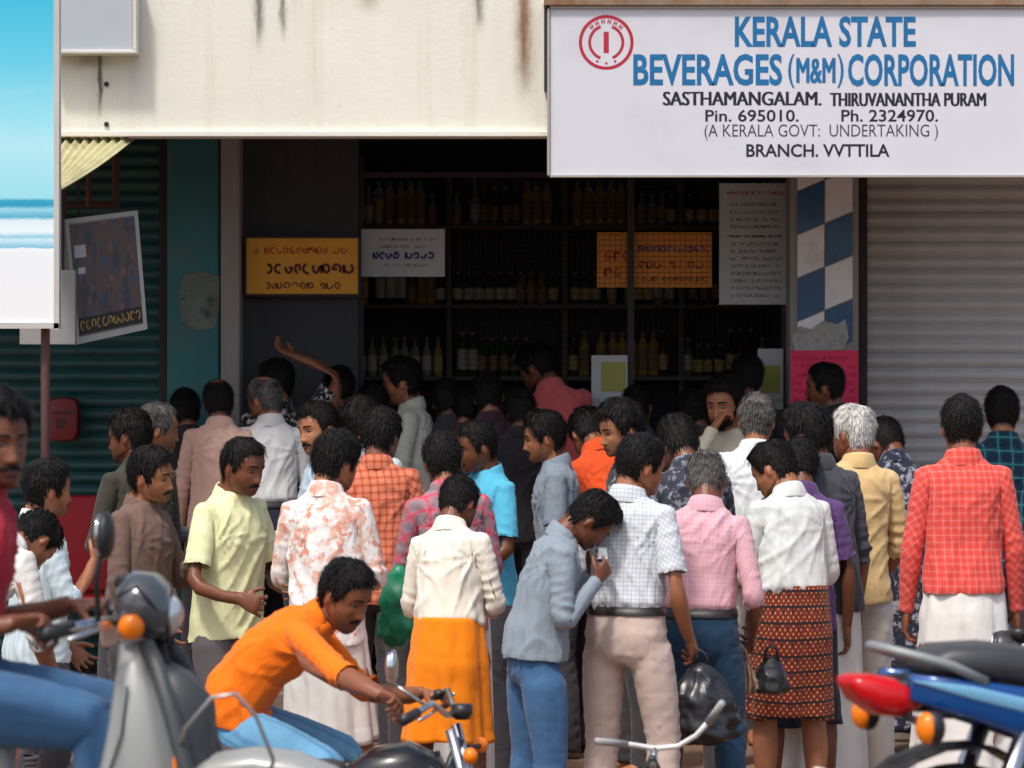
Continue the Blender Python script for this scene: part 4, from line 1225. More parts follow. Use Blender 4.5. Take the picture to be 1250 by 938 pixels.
# ------------------------------------------------------------------ beach billboard on the left
def beach_mat():
    m, nt, b = new_mat('beach_print')
    v = coords(nt, 'Object'); sep = N(nt, 'ShaderNodeSeparateXYZ'); nt.links.new(v, sep.inputs[0])
    z = sep.outputs[2]
    cr = N(nt, 'ShaderNodeValToRGB')
    h0, h1 = PZ(398, BD), PZ(0, BD)
    mr = N(nt, 'ShaderNodeMapRange'); nt.links.new(z, mr.inputs[0]); mr.inputs[1].default_value = 0; mr.inputs[2].default_value = h1 - h0 + .012
    nz = noise(nt, coords(nt, scale=(3, 3, 9)), 6, 4, .6)
    f = mathn(nt, 'ADD', mr.outputs[0], mathn(nt, 'MULTIPLY', mathn(nt, 'SUBTRACT', nz, .5), .012))
    nt.links.new(f, cr.inputs[0])
    stops = [(0, (230, 232, 232)), (.21, (228, 234, 236)), (.235, (232, 240, 244)), (.238, (120, 190, 214)), (.262, (200, 230, 240)), (.270, (130, 200, 220)), (.285, (226, 240, 244)), (.32, (214, 234, 240)), (.33, (70, 170, 200)), (.355, (150, 210, 226)), (.365, (30, 150, 184)), (.382, (40, 160, 194)), (.388, (150, 218, 230)), (.55, (170, 226, 236)), (.62, (150, 220, 234)), (.80, (96, 200, 224)), (1, (50, 184, 216))]
    while len(cr.color_ramp.elements) < len(stops): cr.color_ramp.elements.new(.5)
    for e, (p, c) in zip(cr.color_ramp.elements, stops): e.position = p; e.color = (*lin(c), 1)
    cl = ramp(nt, noise(nt, coords(nt, scale=(1.2, 1, 4)), 2.2, 4, .6), .5, .75)
    band = mathn(nt, 'MULTIPLY', ramp(nt, f, .42, .56), ramp(nt, f, .75, .58))
    c = mix(nt, mathn(nt, 'MULTIPLY', mathn(nt, 'MULTIPLY', cl, band), .55), cr.outputs[0], lin((240, 244, 246)))
    nt.links.new(c, b.inputs['Base Color']); b.inputs['Roughness'].default_value = .4
    return m
BD = 15.0
bb = empty('billboard', (PX(0, BD), BD, PZ(398, BD)), 0, 'tall billboard printed with a blue sky, sea and sandy beach', 'billboard')
mb = MB(); w = PX(66, BD) - PX(-330, BD); h = PZ(-120, BD) - PZ(394, BD)
mb.box((PX(66, BD) - PX(0, BD) - w / 2, .03, h / 2 + .012), (w, .04, h)); mb.obj('printed_panel', beach_mat(), bb)
mb = MB(); xr = PX(69, BD) - PX(0, BD); 
mb.box((xr, .03, h / 2), (.022, .07, h + .03)); mb.box((xr - w / 2, .03, 0), (w + .02, .07, .022)); mb.obj('frame', plain('billboard_frame', lin((196, 194, 188)), .5, .3), bb)
for px in (52, -290):
    mb = MB(); mb.tube([(PX(px, BD) - PX(0, BD), .09, h), (PX(px, BD) - PX(0, BD), .09, -(PZ(398, BD)))], .019, 10); mb.obj('post', plain('rusty_post', lin((96, 66, 62)), .75, .2, var=.3, vscale=14), bb, True)

# ------------------------------------------------------------------ hanging light box sign, corrugated awning
def lightbox_mat():
    m, nt, b = new_mat('movie_print')
    v = coords(nt, 'Object'); sep = N(nt, 'ShaderNodeSeparateXYZ'); nt.links.new(v, sep.inputs[0])
    n1 = noise(nt, coords(nt, scale=(9, 1, 2.2)), 2.6, 4, .6); n2 = noise(nt, coords(nt, loc=(4, 4, 4), scale=(7, 1, 4)), 3, 3)
    c = mix(nt, ramp(nt, n1, .42, .52), lin((52, 58, 72)), lin((84, 70, 66)))
    c = mix(nt, ramp(nt, n2, .60, .70), c, lin((128, 82, 60)))
    c = mix(nt, ramp(nt, noise(nt, coords(nt, loc=(8, 1, 2), scale=(10, 1, 5)), 3, 2), .62, .66), c, lin((44, 76, 116)))
    nt.links.new(c, b.inputs['Base Color']); b.inputs['Roughness'].default_value = .35
    return m
LB = 17.85
lx = empty('hanging_sign', tuple(P(128, 260, LB)), 0, 'tilted hanging box sign with faded figures and yellow lettering', 'sign')
f4 = [(79, 268), (168, 257), (180, 402), (93, 421)]
def lpt(u, v, dep=0.0, off=0.0):
    a, b, c, e = [Vector(q) for q in f4]
    p2 = (a * (1 - u) + b * u) * (1 - v) + (e * (1 - u) + c * u) * v
    p = P(p2.x, p2.y, LB + .10 * u) + Vector((-.35, .94, 0)) * dep + Vector((.1, -1, 0)) * off
    return p - lx.location
def lquad(mb, u0, u1, v0, v1, off, dep=.01):
    fr = [lpt(u0, v0, 0, off), lpt(u1, v0, 0, off), lpt(u1, v1, 0, off), lpt(u0, v1, 0, off)]; bk = [lpt(u0, v0, dep, off), lpt(u1, v0, dep, off), lpt(u1, v1, dep, off), lpt(u0, v1, dep, off)]
    mb.add(fr + bk, [(0, 1, 2, 3), (7, 6, 5, 4), (0, 4, 5, 1), (1, 5, 6, 2), (2, 6, 7, 3), (3, 7, 4, 0)])
mb = MB(); lquad(mb, 0, 1, 0, 1, 0, .22); mb.obj('box', plain('box_grey', lin((150, 150, 146)), .6, .2, dirt=lin((100, 96, 90))), lx)
mb = MB(); lquad(mb, .05, .95, .05, .94, .004, .003); mb.obj('printed_face', lightbox_mat(), lx)
mb = MB()
for a in ((0, 1, 0, .04), (0, 1, .95, 1), (0, .05, .04, .95), (.95, 1, .04, .95)): lquad(mb, *a, .007, .006)
mb.obj('frame', plain('box_frame', lin((168, 170, 166)), .5, .3), lx)
mb = MB(); lquad(mb, .07, .94, .80, .93, .006, .001); mb.obj('caption_band', plain('caption_black', lin((24, 22, 20)), .5), lx)
mb = MB(); rs = random.Random(4)
for i in range(11):
    u = .09 + i * .077; 
    a0 = rs.uniform(0, 6.28); segs = [(.5 + .5 * math.cos(a0 + 4.4 * t), .5 + .5 * math.sin(a0 + 4.4 * t)) for t in (0, .2, .4, .6, .8, 1)]
    pts = [lpt(u + .055 * a, .825 + .075 * b, 0, .0085) for a, b in segs]
    for a, b in zip(pts[:-1], pts[1:]):
        n = Vector((-(b - a).z, 0, (b - a).x)).normalized() * .003; mb.add([a + n, a - n, b - n, b + n], [(0, 1, 2, 3)])
mb.obj('lettering', plain('caption_yellow', lin((168, 140, 66)), .5, var=.4, vscale=30), lx)
mb = MB()
for u, v, w, h, in ((.09, .22, .16, .10), (.12, .40, .10, .05)): lquad(mb, u, u + w, v, v + h, .0065, .001)
mb.obj('printed_patch', plain('caption_white', lin((176, 178, 182)), .5), lx)
for u in (.25, .8):
    a = lpt(u, 0, .1); mb = MB(); mb.tube([a, a + Vector((0, 0, fz0 + .24 - (a.z + lx.location.z)))], .008, 6); mb.obj('hanger', m_frame, lx)
# white backed board behind it
mb = MB(); pbox(mb, 24, 92, 330, 421, 17.75, 17.80, bev=.003); o = mb.obj('board_back', plain('board_back_grey', lin((150, 148, 146)), .6)); o.name = 'backing_board'
tag(o, 'plain grey board behind the billboard post beside the hanging sign', 'board')
mb = MB(); pbox(mb, 50, 78, 60, 335, 17.77, 17.80); o2 = mb.obj('hanger', m_frame, o)
# corrugated awning
aw = empty('corrugated_awning', tuple(P(110, 200, 17.3)), 0, 'small yellowish corrugated sheet awning under the cream wall', 'awning')
mb = MB(); n = 60; top = []; bot = []
A0, A1, C0, C1 = P(20, 168.5, 17.64), P(163, 168.5, 17.64), P(20, 246, 16.95), P(77, 227, 16.95)
rows = []
for i in range(9):
    t = i / 8; a = A0.lerp(C0, t); b = A1.lerp(C1, t); sag = -.012 * math.sin(math.pi * t)
    rows.append([a.lerp(b, j / n) + Vector((0, 0, .012 * math.sin(j * 1.25) + sag)) - aw.location for j in range(n + 1)])
mb.loft(rows, closed=False); o = mb.obj('corrugated_sheet', plain('fibre_sheet', lin((190, 184, 140)), .7, var=.2, vscale=10, dirt=lin((110, 110, 70)), dirt_amt=.6), aw, True)
so = o.modifiers.new('thickness', 'SOLIDIFY'); so.thickness = .006
for a, b in ((P(78, 232, 17.9), P(78, 262, 17.9)), (P(140, 180, 18.9), P(140, 250, 18.9)), (P(80, 250, 18.7), P(145, 250, 18.9)), (P(108, 205, 18.6), P(108, 250, 18.7))):
    mb = MB(); mb.tube([a - aw.location, b - aw.location], .016, 6); mb.obj('support', m_wood, aw)

# ------------------------------------------------------------------ inside the shop: shelves, bottles, grille, notices, counter
m_shelf = plain('shelf_board', lin((110, 104, 96)), .7, var=.2)
CN = empty('counter', (PX(690, 19.75), 19.75, .25), 0, 'dark shop counter behind the grille and the crowd', 'counter')
mb = MB(); mb.box((0, .25, .5), (2.4, .5, 1.0)); mb.obj('cabinet', plain('counter_blue', lin((44, 48, 58)), .6, dirt=lin((90, 84, 80))), CN)
mb = MB(); mb.box((0, .22, 1.02), (2.5, .6, .04), bev=.008); mb.obj('counter_top', m_shelf, CN)
SHD = 21.6
RACK = empty('bottle_rack', (PX(690, SHD), SHD, .25), 0, 'tall dark rack of bottle shelves inside the shop', 'shelf')
shelf_y = [278, 374, 462, 548]
for y in shelf_y:
    mb = MB(); z = PZ(y, SHD); mb.box((0, .16, z - .25), (PX(975, SHD) - PX(405, SHD), .34, .025)); mb.obj('shelf_board', m_shelf, RACK)
for px in (405, 548, 690, 832, 975):
    mb = MB(); mb.box((PX(px, SHD) - PX(690, SHD), .19, 1.35), (.03, .28, 2.7)); mb.obj('upright', m_shelf, RACK)
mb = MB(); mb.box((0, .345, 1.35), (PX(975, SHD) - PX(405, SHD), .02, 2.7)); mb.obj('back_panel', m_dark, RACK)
def glass(name, col, tr=.0):
    m = plain(name, lin(col), .12, var=.1, spec=.6); return m
bcols = [('amber', (140, 104, 44)), ('brown', (72, 50, 32)), ('green', (48, 78, 52)), ('clear', (150, 156, 150)), ('gold', (190, 150, 70)), ('dark', (34, 30, 34))]
labm = [plain('bottle_label_white', lin((200, 196, 184)), .6), plain('bottle_label_cream', lin((206, 180, 120)), .6), plain('bottle_label_tan', lin((150, 120, 84)), .6)]
capm = plain('bottle_cap', lin((170, 150, 100)), .35, .6)
BM = {}
def bottle_set(ci, shape):
    if (ci, shape) in BM: return BM[(ci, shape)]
    H, R, ns = ((.23, .029, .62), (.26, .032, .70), (.19, .031, .60), (.28, .027, .55))[shape]
    mb = MB(); mb.lathe([(R * .9, 0), (R, .012), (R, H * ns), (R * .8, H * (ns + .06)), (R * .36, H * (ns + .16)), (R * .32, H * .93)], seg=10); g = mb.mesh('glass_body', True); g.materials.append(glass('glass_' + bcols[ci][0], bcols[ci][1]))
    mb = MB(); mb.lathe([(R + .0012, H * .14), (R + .0012, H * (ns - .10))], seg=10, caps=False); l = mb.mesh('paper_label', True); l.materials.append(labm[(ci + shape) % 3])
    mb = MB(); mb.lathe([(R * .40, H * .90), (R * .40, H), (R * .2, H * 1.005)], seg=8); c = mb.mesh('cap', True); c.materials.append(capm)
    BM[(ci, shape)] = (g, l, c); return BM[(ci, shape)]
def ordinal(n): return '%d%s' % (n, 'th' if 10 <= n % 100 <= 20 else {1: 'st', 2: 'nd', 3: 'rd'}.get(n % 10, 'th'))
rs = random.Random(5); rown = ['top', 'second', 'third', 'lowest']
for ri, y in enumerate(shelf_y[:3]):
    px = 416; kind = 3; shp = 0; cnt = 0
    while px < 966:
        if rs.random() < .30: kind = rs.choice([0, 0, 1, 2, 3, 3, 4, 4, 5]); shp = rs.randrange(4)
        if 640 < px < 705 and ri == 0: kind = 4; shp = 1
        if min(abs(px - q) for q in (405, 548, 690, 832, 975)) < 8 or rs.random() < .06: px += 8; continue
        cnt += 1; g, l, c = bottle_set(kind, shp); z = PZ(y, SHD) + .0126
        bo = empty('bottle', (PX(px, SHD), SHD + .06 + rs.uniform(0, .05), z), rs.uniform(0, 6), '%s glass bottle, %s from the left on the %s shelf in the shop' % (bcols[kind][0], ordinal(cnt), rown[ri]), 'bottle', 'bottles on the shop shelves')
        mobj('glass_body', g, [], bo); mobj('paper_label', l, [], bo); mobj('cap', c, [], bo)
        px += rs.uniform(11.5, 14.5)
# grille
GR = 19.42
gr = empty('security_grille', (PX(700, GR), GR, .25), 0, 'dark wire mesh grille across the shop counter', 'grille')
for px in (440, 770, 958):
    mb = MB(); mb.box((PX(px, GR) - PX(700, GR), 0, 1.36), (.035, .03, 2.72)); mb.obj('upright', m_frame, gr)
for y in (214, 596):
    mb = MB(); mb.box((0, 0, PZ(y, GR) - .25), (PX(960, GR) - PX(438, GR), .028, .03)); mb.obj('rail', m_frame, gr)
mb = MB(); wr_ = .0011
x = 560
def wire(a, b):
    a, b = Vector(a), Vector(b); t = (b - a).normalized(); u = t.cross(Vector((0, 1, 0))).normalized() * wr_; mb.add([a + u, a - u + Vector((0, .002, 0)), b - u + Vector((0, .002, 0)), b + u], [(0, 1, 2, 3)])
while x < 958:
    xx = PX(x, GR) - PX(700, GR); wire((xx, .02, PZ(596, GR) - .25), (xx, .02, PZ(214, GR) - .25)); x += 6.6
y = 214
while y < 596:
    zz = PZ(y, GR) - .25; wire((PX(560, GR) - PX(700, GR), .022, zz), (PX(958, GR) - PX(700, GR), .022, zz)); y += 6.6
o = mb.obj('wire_mesh', m_frame, gr); o['kind'] = 'stuff'
# notices
m_ysign = plain('yellow_sign', lin((224, 158, 30)), .55, var=.12, vscale=6); m_osign = plain('orange_sign', lin((226, 140, 44)), .55, var=.12, vscale=6)
m_paper = plain('notice_paper', lin((180, 184, 188)), .7, var=.08); m_maroon = plain('maroon_ink', lin((96, 20, 14)), .6); m_redink = plain('red_ink', lin((190, 60, 16)), .6)
m_blueink = plain('blue_ink', lin((44, 70, 130)), .6); m_ink = plain('grey_ink', lin((96, 98, 104)), .6)
m_lemon = plain('yellow_paper', lin((160, 160, 80)), .7)
def notice(nm, rect, d, m, label, rows_by_mat, border=None, seed=1):
    rt = empty(nm, tuple(P((rect[0] + rect[1]) / 2, rect[3], d)), 0, label, 'notice')
    mb = MB(); pbox(mb, *rect, d, d + .012); o = mb.obj('board', m, rt); o.location = -rt.location
    for mm, rows, lw in rows_by_mat:
        for row in rows:
            mb = MB(); squiggle_rows(mb, [row], d - .003, seed, lw); seed += 1
            o = mb.obj('lettering', mm, rt); o.location = -rt.location; o['kind'] = 'stuff'
    if border:
        mb = MB(); x0, x1, y0, y1 = rect; t = 3
        for a in ((x0 - t, x1 + t, y0 - t, y0), (x0 - t, x1 + t, y1, y1 + t), (x0 - t, x0, y0, y1), (x1, x1 + t, y0, y1)): pbox(mb, *a, d - .005, d + .014)
        o = mb.obj('frame', border, rt); o.location = -rt.location
    return rt
ND = 19.25
notice('price_board', (301, 437, 291, 359), ND, m_ysign, 'yellow board with maroon hand lettering left of the counter', [(m_redink, [(310, 424, 310, 9)], 1.2), (m_maroon, [(314, 424, 334, 13)], 1.7), (m_maroon, [(324, 408, 353, 9)], 1.2)], m_frame)
notice('white_notice', (441, 543, 280, 338), GR - .03, m_paper, 'white notice with one blue line hung beside the yellow board', [(m_ink, [(464, 530, 294, 4), (464, 524, 303, 4), (470, 520, 326, 4)], 1.0), (m_blueink, [(456, 528, 316, 9)], 2.0)], None, 5)
notice('price_board', (729, 869, 284, 351), GR + .06, m_osign, 'orange yellow board behind the wire mesh above the counter', [(m_redink, [(738, 760, 318, 12), (738, 760, 338, 12)], 1.2), (m_blueink, [(780, 858, 308, 9)], 1.2), (m_maroon, [(780, 850, 328, 10), (784, 862, 344, 7)], 1.0)], None, 9)
notice('price_list', (878, 963, 224, 372), GR - .03, m_paper, 'tall white printed price list next to the tiled pillar', [(m_redink, [(888, 956, 238, 5)], 1.0), (m_ink, [(892, 950, 252 + i * 9, 4.5) for i in range(4)] + [(892, 952, 300 + i * 9, 4.5) for i in range(8)], 1.0), (m_sblack, [(888, 956, 290, 3)], 2.0)], None, 14)
rt = notice('notice_sheet', (722, 766, 434, 500), GR - .03, m_paper, 'white sheet with yellow panel hung low on the grille', [(m_ink, [(728, 762, 492, 5)], 1.0)], None, 20)
mb = MB(); pbox(mb, 734, 764, 442, 478, GR - .034, GR - .031); o = mb.obj('yellow_panel', m_lemon, rt); o.location = -rt.location
rt = notice('notice_sheet', (925, 956, 426, 500), GR - .03, m_paper, 'narrow white and yellow sheet hung beside the tiled pillar', [(m_ink, [(928, 952, 492, 5)], 1.0)], None, 23)
mb = MB(); pbox(mb, 930, 952, 446, 480, GR - .034, GR - .031); o = mb.obj('yellow_panel', m_lemon, rt); o.location = -rt.location
# pink poster and torn paper on the tiled pillar
m_pink = plain('pink_poster', lin((226, 44, 92)), .65, var=.15, vscale=10); m_pinkd = plain('pink_ink', lin((168, 24, 62)), .7)
rt = notice('pink_poster', (965, 1048, 428, 520), td - .012, m_pink, 'bright pink poster pasted on the tiled pillar', [(m_pinkd, [(970, 1042, 440 + i * 10, 5) for i in range(7)], .8)], None, 31)
mb = MB(); q = [P(x, y, td - .010) for x, y in ((976, 398), (990, 402), (1004, 392), (1022, 396), (1032, 390), (1036, 412), (1030, 426), (1004, 429), (970, 428), (966, 412))]; n = len(q)
mb.add([tuple(p) for p in q] + [(p.x, p.y + .004, p.z) for p in q], [tuple(range(n)), tuple(range(2 * n - 1, n - 1, -1))] + [(j, (j + 1) % n, (j + 1) % n + n, j + n) for j in range(n)])
o = mb.obj('torn_paper', plain('torn_paper', lin((168, 170, 166)), .85, var=.25, vscale=30, dirt=lin((120, 90, 100)))); tag(o, 'torn pale paper scrap above the pink poster', 'paper')
# white bottle-like carton and a small label standing on the counter grille
mb = MB(); pbox(mb, 554, 566, 412, 452, 19.9, 19.97, bev=.006); 
o = mb.obj('carton', plain('carton_white', lin((210, 214, 220)), .5)); tag(o, 'slim white carton standing on the shop counter', 'carton')
o.location.z = (.25 + 1.04) - PZ(452, 19.9)
# red box on the teal shutter, red plastic chair in front of it
rb = empty('letter_box', tuple(P(78, 540, 19.2)), 0, 'dark red rounded box hanging on the teal shutter', 'box')
mb = MB(); c = P(78, 512, 19.2) - rb.location
mb.loft([se_ring(c + Vector((0, y, 0)), (1, 0, 0), (0, 0, 1), .082 * k, .115 * k, 4, 24) for y, k in ((.06, 1), (-.04, 1), (-.06, .93), (-.065, .8))]); smooth_by_angle(mb.obj('shell', plain('dark_red_paint', lin((112, 20, 24)), .5), rb))
mb = MB(); mb.box(c + Vector((0, -.067, .035)), (.10, .006, .014)); mb.box(c + Vector((-.01, -.066, -.02)), (.05, .006, .05)); mb.obj('slot', plain('dark_red_slot', lin((70, 20, 24)), .6), rb)

# ------------------------------------------------------------------ two wheelers
m_tyre = plain('tyre_rubber', (.018, .017, .016), .85, var=.2, vscale=20, dirt=(.10, .07, .05), dirt_amt=.5)
m_chrome = plain('chrome', (.62, .62, .62), .18, 1.0, var=.05)
m_alloy = plain('engine_alloy', (.30, .30, .30), .45, .8, var=.2, dirt=(.08, .06, .05))
m_blackp = plain('black_plastic', (.018, .018, .02), .45, var=.2, vscale=9)
m_seat = plain('seat_vinyl', (.045, .047, .05), .42, var=.25, vscale=10, bmp=.15, bscale=60)
m_redl = plain('red_lens', lin((196, 14, 20)), .2, var=.1); m_orl = plain('orange_lens', lin((255, 128, 10)), .2, var=.1)
m_mirror = plain('mirror_glass', (.75, .78, .8), .05, 1.0, var=.02)
m_lens = plain('headlamp_glass', (.65, .68, .7), .08, .6, var=.05)
m_white = plain('white_paint', lin((222, 222, 218)), .4, var=.06)
def wheel(parent, x, r, w=.09, spokes=True):
    rt = empty('wheel', (x, 0, r)); rt.parent = parent
    mb = MB(); prof = []
    for k in range(9):
        a = 2 * math.pi * k / 8; prof.append((r - w * .52 + w * .52 * math.cos(a), w * .5 * math.sin(a)))
    mb.lathe(prof[:-1], (0, 0, 0), 'Y', 36, loop=True); mb.obj('tyre', m_tyre, rt, True)
    mb = MB(); mb.lathe([(r - w * .95, -.03), (r - w * 1.15, -.02), (r - w * 1.15, .02), (r - w * .95, .03)], (0, 0, 0), 'Y', 32, caps=False); mb.obj('rim', m_chrome, rt, True)
    mb = MB(); mb.lathe([(.02, -.07), (.06, -.055), (.065, 0), (.06, .055), (.02, .07)], (0, 0, 0), 'Y', 18); mb.obj('hub', m_alloy, rt, True)
    mb = MB(); R1 = r - w * 1.1
    for k in range(18):
        a = 2 * math.pi * k / 18; b = a + .35 * (-1) ** k
        mb.tube([(.055 * math.cos(a), .02 * (-1) ** k, .055 * math.sin(a)), (R1 * math.cos(b), 0, R1 * math.sin(b))], .002, 4, caps=False)
    o = mb.obj('spokes', m_chrome, rt); o['kind'] = 'stuff'
    return rt
def sloft(parent, name, m, secs, n=2.5, seg=18):
    """loft along x from (x, y, z, half_width, half_height)"""
    mb = MB(); mb.loft([se_ring((x, y, z), (0, 1, 0), (0, 0, 1), hw, hh, n, seg) for x, y, z, hw, hh in secs])
    return mb.obj(name, m, parent, True)
def tubep(parent, name, m, pts, r, seg=8):
    mb = MB(); mb.tube(pts, r, seg); return mb.obj(name, m, parent, True)
def motorcycle(name, loc, rz_, label, paint, stripe=None, mirrors=True, lean=0, hlp=(.60, .84), drop=(0, 0)):
    M = empty(name, loc, rz_, label, 'motorcycle'); M.rotation_euler.x = lean
    wheel(M, -.63, .29); wheel(M, .66, .29, .075)
    mb = MB(); mb.tube([(.50, 0, .84), (.40, 0, .62), (.20, 0, .36), (-.15, 0, .33), (-.32, 0, .45), (-.30, 0, .70), (.42, 0, .78)], .019, 8)
    for s in (-1, 1): mb.tube([(-.30, .07 * s, .70), (-.72, .09 * s, .72)], .014, 6); mb.tube([(-.28, .06 * s, .40), (-.63, .09 * s, .29)], .016, 6)
    mb.obj('frame', m_blackp, M, True)
    mb = MB(); mb.box((.05, 0, .40), (.34, .24, .20), bev=.04); mb.lathe([(.06, 0), (.06, .17)], (.14, 0, .47), 'Z', 16)
    for k in range(7): mb.lathe([(.085, 0), (.085, .008)], (.14, 0, .50 + k * .022), 'Z', 16)
    mb.lathe([(.09, -.15), (.095, -.13), (.095, .13), (.09, .15)], (-.05, 0, .40), 'Y', 20); o = mb.obj('engine', m_alloy, M)
    smooth_by_angle(o)
    sloft(M, 'fuel_tank', paint, [(.46, 0, .84, .05, .04), (.42, 0, .87, .10, .08), (.30, 0, .90, .135, .10), (.16, 0, .88, .13, .10), (.04, 0, .83, .095, .08), (-.02, 0, .80, .07, .05)])
    st = sloft(M, 'seat', m_seat, [(.05, 0, .80, .07, .03), (-.02, 0, .80, .11, .045), (-.20, 0, .79, .135, .05), (-.36, 0, .80, .135, .056), (-.42, 0, .82, .125, .058), (-.55, 0, .84, .12, .055), (-.68, 0, .848, .105, .045), (-.74, 0, .838, .07, .02)], 3)
    for o_ in M.children:
        if o_.name.startswith('fuel_tank'): o_.location.z = -drop[0]
        if o_.name.startswith('seat'): o_.location.z = -drop[1]
    for s in (-1, 1):
        secs = [(.06, .10 * s, .62, .018, .06), (-.10, .125 * s, .63, .02, .095), (-.28, .13 * s, .665, .02, .085), (-.46, .128 * s, .71, .02, .068), (-.64, .115 * s, .755, .018, .052), (-.80, .09 * s, .79, .014, .034)]
        sp_ = sloft(M, 'side_panel', paint, secs, 3)
        if stripe: sloft(sp_, 'stripe', stripe, [(x, y + .0185 * s, z + .018, .004, hh * t) for (x, y, z, hw, hh), t in zip(secs[1:], (.03, .16, .28, .34, .05))], 3, 12)  # pale stripe paints a sky highlight onto the panel, not a decal
    sloft(M, 'tail_cowl', m_blackp, [(-.55, 0, .775, .11, .035), (-.70, 0, .785, .10, .032), (-.82, 0, .79, .075, .022)], 3)
    sloft(M, 'tail_light', m_redl, [(-.76, 0, .762, .085, .034), (-.81, 0, .758, .088, .052), (-.87, 0, .768, .082, .052), (-.92, 0, .786, .064, .036), (-.945, 0, .802, .045, .014)], 3)
    mb = MB(); g = []
    for k in range(13):
        t = k / 12; a = math.pi * (t - .5); g.append((-.70 - .16 * math.cos(a), .125 * math.sin(a), .845 + .045 * math.cos(a)))
    mb.tube([(-.60, -.125, .80)] + g + [(-.60, .125, .80)], .013, 8); mb.obj('grab_rail', plain('rail_grey', (.30, .31, .31), .5, .3), M, True)
    for s in (-1, 1):
        rt = empty('indicator', (-.80, .19 * s, .695)); rt.parent = M
        mb = MB(); mb.ell((0, 0, 0), (.030, .034, .042), None, 16, 10); mb.obj('lens', m_orl, rt, True)
        mb = MB(); mb.tube([(0.01, -.02 * s, 0), (.0, -.12 * s, .02)], .011, 8); mb.ell((.014, 0, 0), (.032, .038, .046)); mb.obj('stalk', m_blackp, rt, True)
    mb = MB()
    for w_ in (0,):
        rows = []
        for k in range(10):
            a = math.radians(20 + 16 * k); rows.append([(-.63 + .34 * math.cos(a), y, .29 + .34 * math.sin(a) + (.01 if abs(y) < .05 else 0)) for y in (-.075, -.06, 0, .06, .075)])
        rows.append([(-.97, y, .27) for y in (-.06, -.05, 0, .05, .06)])
        mb.loft(rows, closed=False)
    o = mb.obj('rear_mudguard', m_blackp, M, True); so = o.modifiers.new('thickness', 'SOLIDIFY'); so.thickness = .006
    mb = MB(); mb.box((-.955, 0, .50), (.012, .20, .15), Matrix.Rotation(-.35, 3, 'Y')); mb.obj('number_plate', m_white, M)
    mb = MB(); mb.tube([(.20, -.10, .40), (.10, -.14, .24), (-.25, -.15, .26), (-.55, -.17, .34), (-.90, -.18, .42)], [.022, .022, .03, .045, .042], 12); mb.obj('exhaust_pipe', m_chrome, M, True)
    for s in (-1, 1): tubep(M, 'shock_absorber', m_chrome, [(-.62, .12 * s, .34), (-.48, .12 * s, .68)], .026, 10)
    # steering set
    for s in (-1, 1): tubep(M, 'fork_leg', m_chrome, [(.66, .075 * s, .29), (.47, .085 * s, .88)], .020, 10)
    mb = MB(); rows = []
    for k in range(10):
        a = math.radians(10 + 15 * k); rows.append([(.66 + .335 * math.cos(a), y, .29 + .335 * math.sin(a)) for y in (-.06, -.045, 0, .045, .06)])
    mb.loft(rows, closed=False); o = mb.obj('front_mudguard', paint, M, True); so = o.modifiers.new('thickness', 'SOLIDIFY'); so.thickness = .006
    hl = empty('headlight', (hlp[0], 0, hlp[1])); hl.parent = M
    mb = MB(); mb.lathe([(.04, -.14), (.085, -.09), (.10, -.02), (.102, .02)], (0, 0, 0), 'X', 24); mb.obj('shell', paint, hl, True)
    mb = MB(); mb.lathe([(.10, .018), (.108, .02), (.108, .032), (.098, .036)], (0, 0, 0), 'X', 24, caps=False); mb.obj('rim', m_chrome, hl, True)
    mb = MB(); mb.lathe([(.098, .028), (.07, .05), (.03, .058)], (0, 0, 0), 'X', 24); mb.obj('glass', m_lens, hl, True)
    tubep(M, 'handlebar', m_chrome, [(.36, -.36, .95), (.42, -.22, .98), (.46, -.10, .93), (.47, 0, .92), (.46, .10, .93), (.42, .22, .98), (.36, .36, .95)], .012, 8)
    for s in (-1, 1):
        tubep(M, 'grip', m_blackp, [(.335, .42 * s, .942), (.375, .31 * s, .957)], .019, 10)
        tubep(M, 'brake_lever', m_chrome, [(.44, .25 * s, .965), (.43, .33 * s, .955), (.40, .43 * s, .945)], .006, 6)
        ind = empty('indicator', (.56, .16 * s, .80)); ind.parent = M
        mb = MB(); mb.ell((0, 0, 0), (.03, .028, .028), None, 12, 8); mb.obj('lens', m_orl, ind, True)
        tubep(ind, 'stalk', m_blackp, [(0, -.02 * s, 0), (-.03, -.09 * s, 0)], .009, 6)
        if mirrors:
            mi = empty('mirror', (.40, .33 * s, 1.16)); mi.parent = M
            tubep(mi, 'stem', m_chrome, [(.03, -.08 * s, -.19), (.02, -.05 * s, -.08), (0, 0, -.03)], .006, 6)
            mb = MB(); mb.ell((.01, 0, 0), (.018, .062, .045), None, 16, 8); mb.obj('housing', m_blackp, mi, True)
            mb = MB(); mb.ell((-.004, 0, 0), (.008, .056, .039), None, 16, 8); mb.obj('glass', m_mirror, mi, True)
    mb = MB(); mb.lathe([(.03, 0), (.042, .02), (.042, .05)], (.50, .05, .90), 'Z', 16); mb.obj('speedometer', m_blackp, M, True)
    sloft(M, 'chain_cover', m_blackp, [(.0, .115, .36, .012, .05), (-.3, .12, .34, .014, .045), (-.62, .12, .31, .014, .06), (-.72, .12, .30, .01, .03)], 3, 12)
    for k in (-.18, -.38, -.40): tubep(st, 'seat_strap', m_blackp, [(k, -.137, .79), (k, -.12, .842), (k, 0, .852), (k, .12, .842), (k, .137, .79)], .004, 5)
    tubep(M, 'side_stand', m_blackp, [(-.05, .10, .32), (-.10, .22, .01)], .011, 6)
    tubep(M, 'foot_peg', m_blackp, [(-.12, -.24, .33), (-.12, .24, .33)], .013, 8)
    return M
